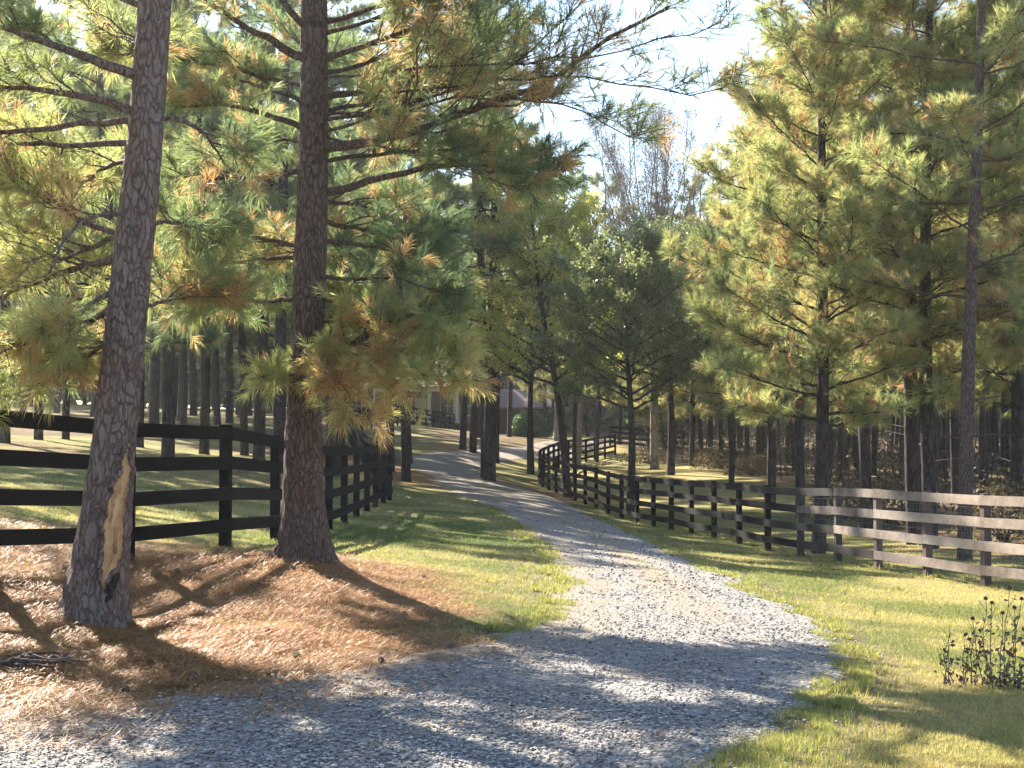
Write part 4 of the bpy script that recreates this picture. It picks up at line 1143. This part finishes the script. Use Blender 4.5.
# rounded bush
def bush(name, x, y, rx, ry, h, n, leaf, sz, label, mat, tint=(0, 1), cat='bush'):
    z = gz(x, y)
    root = empty(name, (x, y, z), label, cat)
    d = unit(rng.normal(size=(n, 3))); d[:, 2] = np.abs(d[:, 2])
    rad = rng.random((n, 1)) ** .25 * (.85 + .3 * fbm(d[:, 0] * 4 + 5, d[:, 1] * 4 + d[:, 2] * 3 + 9)[:, None])
    Pp = d * rad * np.array([rx, ry, h])
    a1 = unit(rng.normal(size=(n, 3))); a2 = unit(np.cross(a1, rng.normal(size=(n, 3)))); s1 = sz * (.6 + .8 * rng.random((n, 1)))
    V = np.stack([Pp - a1 * s1 * .5, Pp + a2 * s1 * .3, Pp + a1 * s1 * .5, Pp - a2 * s1 * .3], 1).reshape(-1, 3)
    b_ = MB(); b_.add(V, np.arange(n * 4).reshape(-1, 4), 0, np.repeat(tint[0] + (tint[1] - tint[0]) * rng.random(n), 4))
    b_.build('foliage', mat, root)
    w_ = MB(); k2 = 14
    dd = unit(rng.normal(size=(k2, 3))); dd[:, 2] = np.abs(dd[:, 2]) + .4
    q = np.linspace(0, .85, 5)[None, :, None]
    w_.tubes(dd[:, None] * q * np.array([rx, ry, h]) * .8, np.tile(np.linspace(.03, .006, 5), (k2, 1)) * h / 1.5, 4)
    w_.build('stem', M['twig'], root)
    return root
bush('round_bush', (529 - 512) / FPX * 108, 108, 1.5, 1.3, 1.95, 9000, None, .14, 'rounded bright green bush at the end of the drive by the house', M['bush_leaves'])
for (px, Y, rx, h, lb) in ((648, 88, 1.6, 1.2, 'low dry bush at the far corner of the right pasture'), (720, 76, 1.5, 1.1, 'low dry bush on the lit edge of the right woods, left one'), (752, 70, 1.3, 1.0, 'low dry bush on the lit edge of the right woods, right one'),
                           (845, 45, 1.2, 1.2, 'brown brushy bush behind the full pine and the fence'), (893, 40, 1.2, 1.3, 'brown brushy bush between the close pine trunks on the right'), (1005, 33, 1.2, 1.5, 'dry leafy bush behind the fence at the right edge')):
    bush('dry_bush', (px - 512) / FPX * Y, Y, rx, rx * .8, h, 1500, None, .10, lb, M['dry_leaves'], (.3, 1))

# undergrowth in the right woods, and leafy thicket as one mass
n = 60000
X = 6 + 60 * rng.random(n); Y = 36 + 90 * rng.random(n) ** 1.0
st, lit, dry = zones(X, Y)
keep = (lit > .75) & (fbm(X * .35, Y * .35) > .42)
X, Y = X[keep], Y[keep]; n = len(X)
hh = (.15 + 1.3 * rng.random(n) ** 2.2) * np.clip(fbm(X * .5 + 4, Y * .5) * 2, .4, 1.4)
Pp = np.stack([X, Y, ground(X, Y) + hh], -1)
a1 = unit(rng.normal(size=(n, 3))); a2 = unit(np.cross(a1, rng.normal(size=(n, 3)))); s1 = .16 * (.5 + rng.random((n, 1)))
V = np.stack([Pp - a1 * s1 * .5, Pp + a2 * s1 * .3, Pp + a1 * s1 * .5, Pp - a2 * s1 * .3], 1).reshape(-1, 3)
b_ = MB(); b_.add(V, np.arange(n * 4).reshape(-1, 4), 0, np.repeat(rng.random(n), 4))
# thin saplings
m_ = 700
sx = 8 + 50 * rng.random(m_); sy = 38 + 85 * rng.random(m_)
st, lit, dry = zones(sx, sy); kk = lit > .9; sx, sy = sx[kk], sy[kk]; m_ = len(sx)
S = np.stack([sx, sy, ground(sx, sy) - .1], -1); q = np.linspace(0, 1, 5)
hh = 1.5 + 3 * rng.random(m_); dl = rng.normal(size=(m_, 2)) * .3
PT = S[:, None] + np.stack([dl[:, :1] * q ** 1.5, dl[:, 1:] * q ** 1.5, hh[:, None] * q], -1)
b_.tubes(PT, np.tile(np.linspace(.03, .008, 5), (m_, 1)), 4, 1)
tag(b_.build('undergrowth', [M['dry_leaves'], M['twig']]), 'brown brushy undergrowth and saplings in the right woods', 'undergrowth', None, 'stuff')

# distant wood: one far mass of crowns closing the view
n = 230000
ang = -34 + 68 * rng.random(n); Rr = 150 + 90 * rng.random(n)
X = Rr * np.sin(np.radians(ang)); Y = Rr * np.cos(np.radians(ang))
top = np.interp(ang, [-34, -20, -2, 3, 7, 10, 20, 34], [21, 20, 17, 14, 13, 13, 18, 22]) * (.75 + .5 * fbm(X * .08, Y * .08))
hh = top * rng.random(n) ** .7
Pp = np.stack([X, Y, ground(X, Y) + hh], -1)
a1 = unit(rng.normal(size=(n, 3))); a2 = unit(np.cross(a1, rng.normal(size=(n, 3)))); s1 = 1.5 * (.4 + .8 * rng.random((n, 1)))
V = np.stack([Pp - a1 * s1 * .5, Pp + a2 * s1 * .25, Pp + a1 * s1 * .5, Pp - a2 * s1 * .25], 1).reshape(-1, 3)
b_ = MB(); b_.add(V, np.arange(n * 4).reshape(-1, 4), 0, np.repeat(.15 + .5 * rng.random(n), 4))
tag(b_.build('distant_wood', M['needles']), 'far off mass of evergreen wood closing the view', 'woods', None, 'stuff')

# ------------------------------------------------------------------ house
M['brick'] = None
m, t, b = new_mat('brick_wall_surface')
bt = N(t, 'ShaderNodeTexBrick'); bt.inputs['Scale'].default_value = 4
bt.inputs['Color1'].default_value = (.27, .10, .07, 1); bt.inputs['Color2'].default_value = (.20, .075, .055, 1); bt.inputs['Mortar'].default_value = (.36, .32, .29, 1)
tc = N(t, 'ShaderNodeTexCoord'); sx_ = N(t, 'ShaderNodeSeparateXYZ'); cx_ = N(t, 'ShaderNodeCombineXYZ')
t.links.new(tc.outputs['Object'], sx_.inputs[0]); t.links.new(math_(t, 'ADD', sx_.outputs[0], sx_.outputs[1]), cx_.inputs[0]); t.links.new(sx_.outputs[2], cx_.inputs[1])
t.links.new(cx_.outputs[0], bt.inputs['Vector']); t.links.new(bt.outputs[0], b.inputs['Base Color']); b.inputs['Roughness'].default_value = .9
M['brick'] = m
M['white'] = plain('white_paint', (.74, .73, .70), .5, 3, .08)
M['roof'] = plain('roof_shingles', (.24, .20, .19), .9, 14, .3, .01)
M['roof2'] = plain('pale_metal_roof', (.20, .15, .14), .6, 5, .15)
M['glass'] = plain('window_glass', (.03, .035, .04), .08, 3, .1, 0, .6)
M['shade'] = plain('dark_boards', (.05, .045, .045), .8, 4, .3)
hx0, hx1, hy = -14.2, -1.9, 127.0
hz = gz(-8, 127) - .15
org = np.array([(hx0 + hx1) / 2, hy, hz])
house = empty('brick_house', org, 'brick house with white porch columns at the end of the drive', 'house')
b_ = MB(); W = hx1 - hx0
b_.box((0, 4.5, 1.5), (W, 9, 3.6)); b_.build('wall', M['brick'], house)
b_ = MB()
V = [(-W / 2 - .5, -2.6, 3.25), (W / 2 + .5, -2.6, 3.25), (W / 2 + .5, 9.6, 3.25), (-W / 2 - .5, 9.6, 3.25), (-W / 2 + .6, 3.5, 5.9), (W / 2 - .6, 3.5, 5.9),
     (-W / 2 - .5, -2.6, 3.42), (W / 2 + .5, -2.6, 3.42), (W / 2 + .5, 9.6, 3.42), (-W / 2 - .5, 9.6, 3.42)]
b_.add(V, [(0, 3, 2, 1), (0, 1, 7, 6), (1, 2, 8, 7), (2, 3, 9, 8), (3, 0, 6, 9), (6, 7, 5, 4), (8, 9, 4, 5)]); b_.add([V[7], V[8], V[5], V[9], V[6], V[4]], [(0, 1, 2), (3, 4, 5)])
b_.build('roof', M['roof'], house)
b_ = MB(); b_.box((0, -1.1, .1), (W, 2.6, .5)); b_.build('porch_floor', M['shade'], house)
b_ = MB(); b_.box((0, -2.3, 3.12), (W + .2, .25, .25)); b_.build('porch_beam', M['white'], house)
for i in range(6):
    b_ = MB(); xx = -W / 2 + .35 + i * (W - .7) / 5
    b_.box((xx, -2.3, 1.68), (.26, .26, 2.64)); b_.box((xx, -2.3, .44), (.36, .36, .16)); b_.box((xx, -2.3, 2.92), (.36, .36, .14)); b_.build('column', M['white'], house)
for xx in (-4.6, -2.2, 2.6, 4.6):
    b_ = MB()
    for (dx, dz, w, h) in ((0, .82, 1.2, .1), (0, -.82, 1.2, .1), (-.55, 0, .1, 1.54), (.55, 0, .1, 1.54), (0, 0, .06, 1.54), (0, 0, .98, .05)):
        b_.box((xx + dx, -.04 - .002 * (dx == 0), 1.85 + dz), (w, .09, h))
    f_ = b_.build('window', M['white'], house)
    b_ = MB(); b_.box((xx, -.012, 1.85), (1.0, .03, 1.54)); b_.build('pane', M['glass'], f_)
b_ = MB(); b_.box((.3, -.03, 1.42), (1.0, .07, 2.1)); d_ = b_.build('door', M['white'], house)
b_ = MB(); b_.box((.68, -.09, 1.35), (.05, .06, .14)); b_.build('handle', M['glass'], d_)
b_ = MB(); b_.box((3.5, 4, 6.0), (.8, .8, 1.8)); b_.build('chimney', M['brick'], bpy.data.objects[house.name].children[1])
# open shed to the right of the house
sxc, syc = (517 - 512) / FPX * 128, 128.0
sz_ = gz(sxc, syc) - .1
shed = empty('open_shed', (sxc, syc, sz_), 'low shed with a pale roof and a dark open front behind the round bush', 'shed')
for (px_, py_) in ((-2.3, -1.5), (2.3, -1.5), (-2.3, 2.5), (2.3, 2.5), (0, -1.5)):
    b_ = MB(); b_.box((px_, py_, 1.15), (.16, .16, 2.5)); b_.build('post', M['shade'], shed)
b_ = MB(); b_.box((0, 2.6, 1.15), (4.8, .1, 2.4)); b_.box((-2.42, .5, 1.15), (.08, 4.1, 2.4)); b_.build('wall', M['shade'], shed)
b_ = MB(); V = [(-2.9, -2.1, 2.3), (2.9, -2.1, 2.3), (2.9, .5, 3.9), (-2.9, .5, 3.9), (-2.9, 3.1, 2.3), (2.9, 3.1, 2.3)]
V2 = [(x_, y_, z_ + .1) for (x_, y_, z_) in V]
b_.add(V + V2, [(0, 3, 2, 1), (3, 4, 5, 2), (6, 7, 8, 9), (9, 8, 11, 10), (0, 1, 7, 6), (4, 10, 11, 5), (0, 6, 9, 3), (3, 9, 10, 4), (1, 2, 8, 7), (2, 5, 11, 8)])
b_.build('roof', M['roof2'], shed)

# ------------------------------------------------------------------ dried garden plants, bottom right
def stem_plant(name, x, y, stems, label, leafm, leaf_n, leaf_s, heads, tint, cat='plant'):
    z = gz(x, y); root = empty(name, (x, y, z), label, cat)
    for (dx, dy, h, tipdx) in stems:
        q = np.linspace(0, 1, 7)
        Pt = np.stack([dx + tipdx * q ** 1.6, dy + .04 * np.sin(q * 4), h * q - .03], -1) + rng.normal(size=(7, 3)) * .006
        w_ = MB(); w_.tubes(Pt, np.linspace(.0045, .002, 7), 4)
        for j in range(3):
            i_ = 3 + j; e_ = Pt[i_] + np.array([(rng.random() - .5) * .14, (rng.random() - .5) * .1, .06 + .05 * rng.random()])
            w_.tubes(np.stack([Pt[i_], e_]), [.002, .0015], 3)
        s_o = w_.build('stem', M['twig'], root)
        n_ = leaf_n
        ti = rng.random(n_) ** (1.0 if not heads else 2.4) * .85 + .08
        c_ = np.stack([np.interp(ti, q, Pt[:, i]) for i in range(3)], -1) + rng.normal(size=(n_, 3)) * np.array([.028, .028, .012])
        dd = unit(rng.normal(size=(n_, 3)) + np.array([0, 0, -.5])); sd_ = unit(np.cross(dd, rng.normal(size=(n_, 3))))
        s1 = leaf_s * (.5 + rng.random((n_, 1))); nn = np.cross(dd, sd_)
        V = np.stack([c_, c_ + dd * s1 * .5 + sd_ * s1 * .28, c_ + dd * s1 + nn * s1 * .2, c_ + dd * s1 * .5 - sd_ * s1 * .28], 1).reshape(-1, 3)
        l_ = MB(); l_.add(V, np.arange(n_ * 4).reshape(-1, 4), 0, np.repeat(np.clip(tint + .5 * (rng.random(n_) - .5), 0, 1), 4))
        l_.build('leaves', leafm, s_o)
        if heads:
            hd = MB(); p = Pt[-1]
            hd.tubes(np.stack([p + (0, 0, -.006), p + (0, 0, .006), p + (0, 0, .016)]), [.012, .016, .006], 7)
            kk = 9; an = np.arange(kk) * 6.28 / kk
            pe = np.stack([np.cos(an), np.sin(an), 0 * an - .4], -1) * .026; sdv = np.stack([-np.sin(an), np.cos(an), 0 * an], -1) * .006
            V = np.stack([p - sdv, p + sdv, p + pe], 1).reshape(-1, 3); hd.add(V, np.arange(kk * 3).reshape(-1, 3))
            hd.build('seed_head', M['seed'], s_o)
    return root
M['seed'] = plain('dry_seed_head', (.11, .055, .035), .9, 40, .4)
M['fading_leaf'] = leaf_mat('fading_leaves', [(0, (.05, .035, .032)), (.45, (.14, .105, .085)), (.7, (.17, .18, .11)), (1, (.16, .27, .09))], .3, .6)
M['dark_leaf'] = leaf_mat('withered_leaves', [(0, (.03, .022, .025)), (.6, (.075, .055, .052)), (1, (.17, .13, .10))], .25, .7)
b1 = hit(960, 687)
stem_plant('withered_plant', b1[0], b1[1], [(-.10, 0, .44, .02), (-.04, .05, .34, -.03), (.03, -.03, .36, .04), (.09, .02, .46, .02), (.13, .04, .4, .06), (-.06, -.04, .25, -.1), (.05, .06, .3, 0)],
           'small withered plant with curled dark leaves at the lower right', M['dark_leaf'], 22, .036, False, .35)
b2 = hit(1012, 690)
stem_plant('coneflower_clump', b2[0], b2[1], [(-.17, .0, .66, -.02), (-.12, .05, .62, .0), (-.08, -.04, .56, .0), (-.03, .04, .72, .02), (.02, 0, .60, 0), (.05, .08, .66, .05), (.1, -.05, .5, .06), (.15, .0, .62, .08), (-.14, -.05, .3, -.06), (-.05, -.08, .28, 0), (.04, -.09, .26, .02), (.2, .02, .5, .1), (-.2, .04, .5, -.06)],
           'clump of dried seed head flowers with some green leaves at the right edge', M['fading_leaf'], 34, .045, True, .5)

# ------------------------------------------------------------------ pine cones, sticks, leaves on the ground
for (px, py, s, lb) in ((65, 574, .045, 'brown pine cone on the straw left of the leaning pine'), (177, 575, .045, 'brown pine cone on the straw between the two near pines'),
                        (193, 680, .045, 'dark pine cone where the straw meets the gravel'), (126, 694, .04, 'dark pine cone at the foot of the straw bank below the leaning pine'),
                        (268, 634, .04, 'small pine cone on the shaded straw below the straight pine'), (297, 659, .04, 'small pine cone at the shaded edge of the drive'),
                        (405, 617, .035, 'small pine cone at the end of the trunk shadow'), (381, 663, .035, 'small dark pine cone on the shaded gravel edge'), (424, 578, .03, 'tiny pine cone on the sunlit straw near the lawn')):
    p = hit(px, py)
    b_ = MB(); q = np.linspace(0, 1, 9); prof = np.sin(q * 2.7 + .3)
    zz = np.stack([(q - .5) * s * 1.7, 0 * q, 0 * q], -1); b_.tubes(zz, prof * s * .55 * (1 + .28 * (np.arange(9) % 2)), 9)
    c_ = b_.build('pine_cone', M['twig']); c_.location = (p[0], p[1], p[2] + s * .5); c_.rotation_euler = (0, .2, rng.random() * 6)
    tag(c_, lb, 'pine cone')
# torn roots and brush at the lower left
p = hit(25, 668)
root_ = empty('root_clump', p, 'dark tangle of torn roots on the straw bank at the lower left edge', 'roots')
for i in range(9):
    a_ = rng.random() * 6.28; q = np.linspace(-1, 1, 8)[:, None]; L_ = .15 + .3 * rng.random()
    Pt = np.array([math.cos(a_), math.sin(a_) * .6, 0]) * q * L_ + np.array([rng.normal() * .1, rng.normal() * .08, .02 + .03 * rng.random()]) + rng.normal(size=(8, 3)) * .014
    b_ = MB(); b_.tubes(Pt, (.008 + .010 * rng.random()) * (1 - .8 * np.abs(q[:, 0])) + .003, 6)
    b_.build('root', M['bark2'], root_, smooth=True)

# ------------------------------------------------------------------ haze
b_ = MB(); b_.box((0, 150, 18), (700, 330, 44))
hzm = bpy.data.materials.new('thin_haze'); hzm.use_nodes = True
t = hzm.node_tree; t.nodes.remove(t.nodes['Principled BSDF'])
pv = t.nodes.new('ShaderNodeVolumePrincipled'); pv.inputs['Density'].default_value = HAZE; pv.inputs['Anisotropy'].default_value = .5
pv.inputs['Color'].default_value = (.93, .96, 1, 1)
t.links.new(pv.outputs[0], t.nodes['Material Output'].inputs['Volume'])
hz_o = b_.build('haze', hzm); tag(hz_o, 'thin pale haze between the trees', 'haze', None, 'stuff')
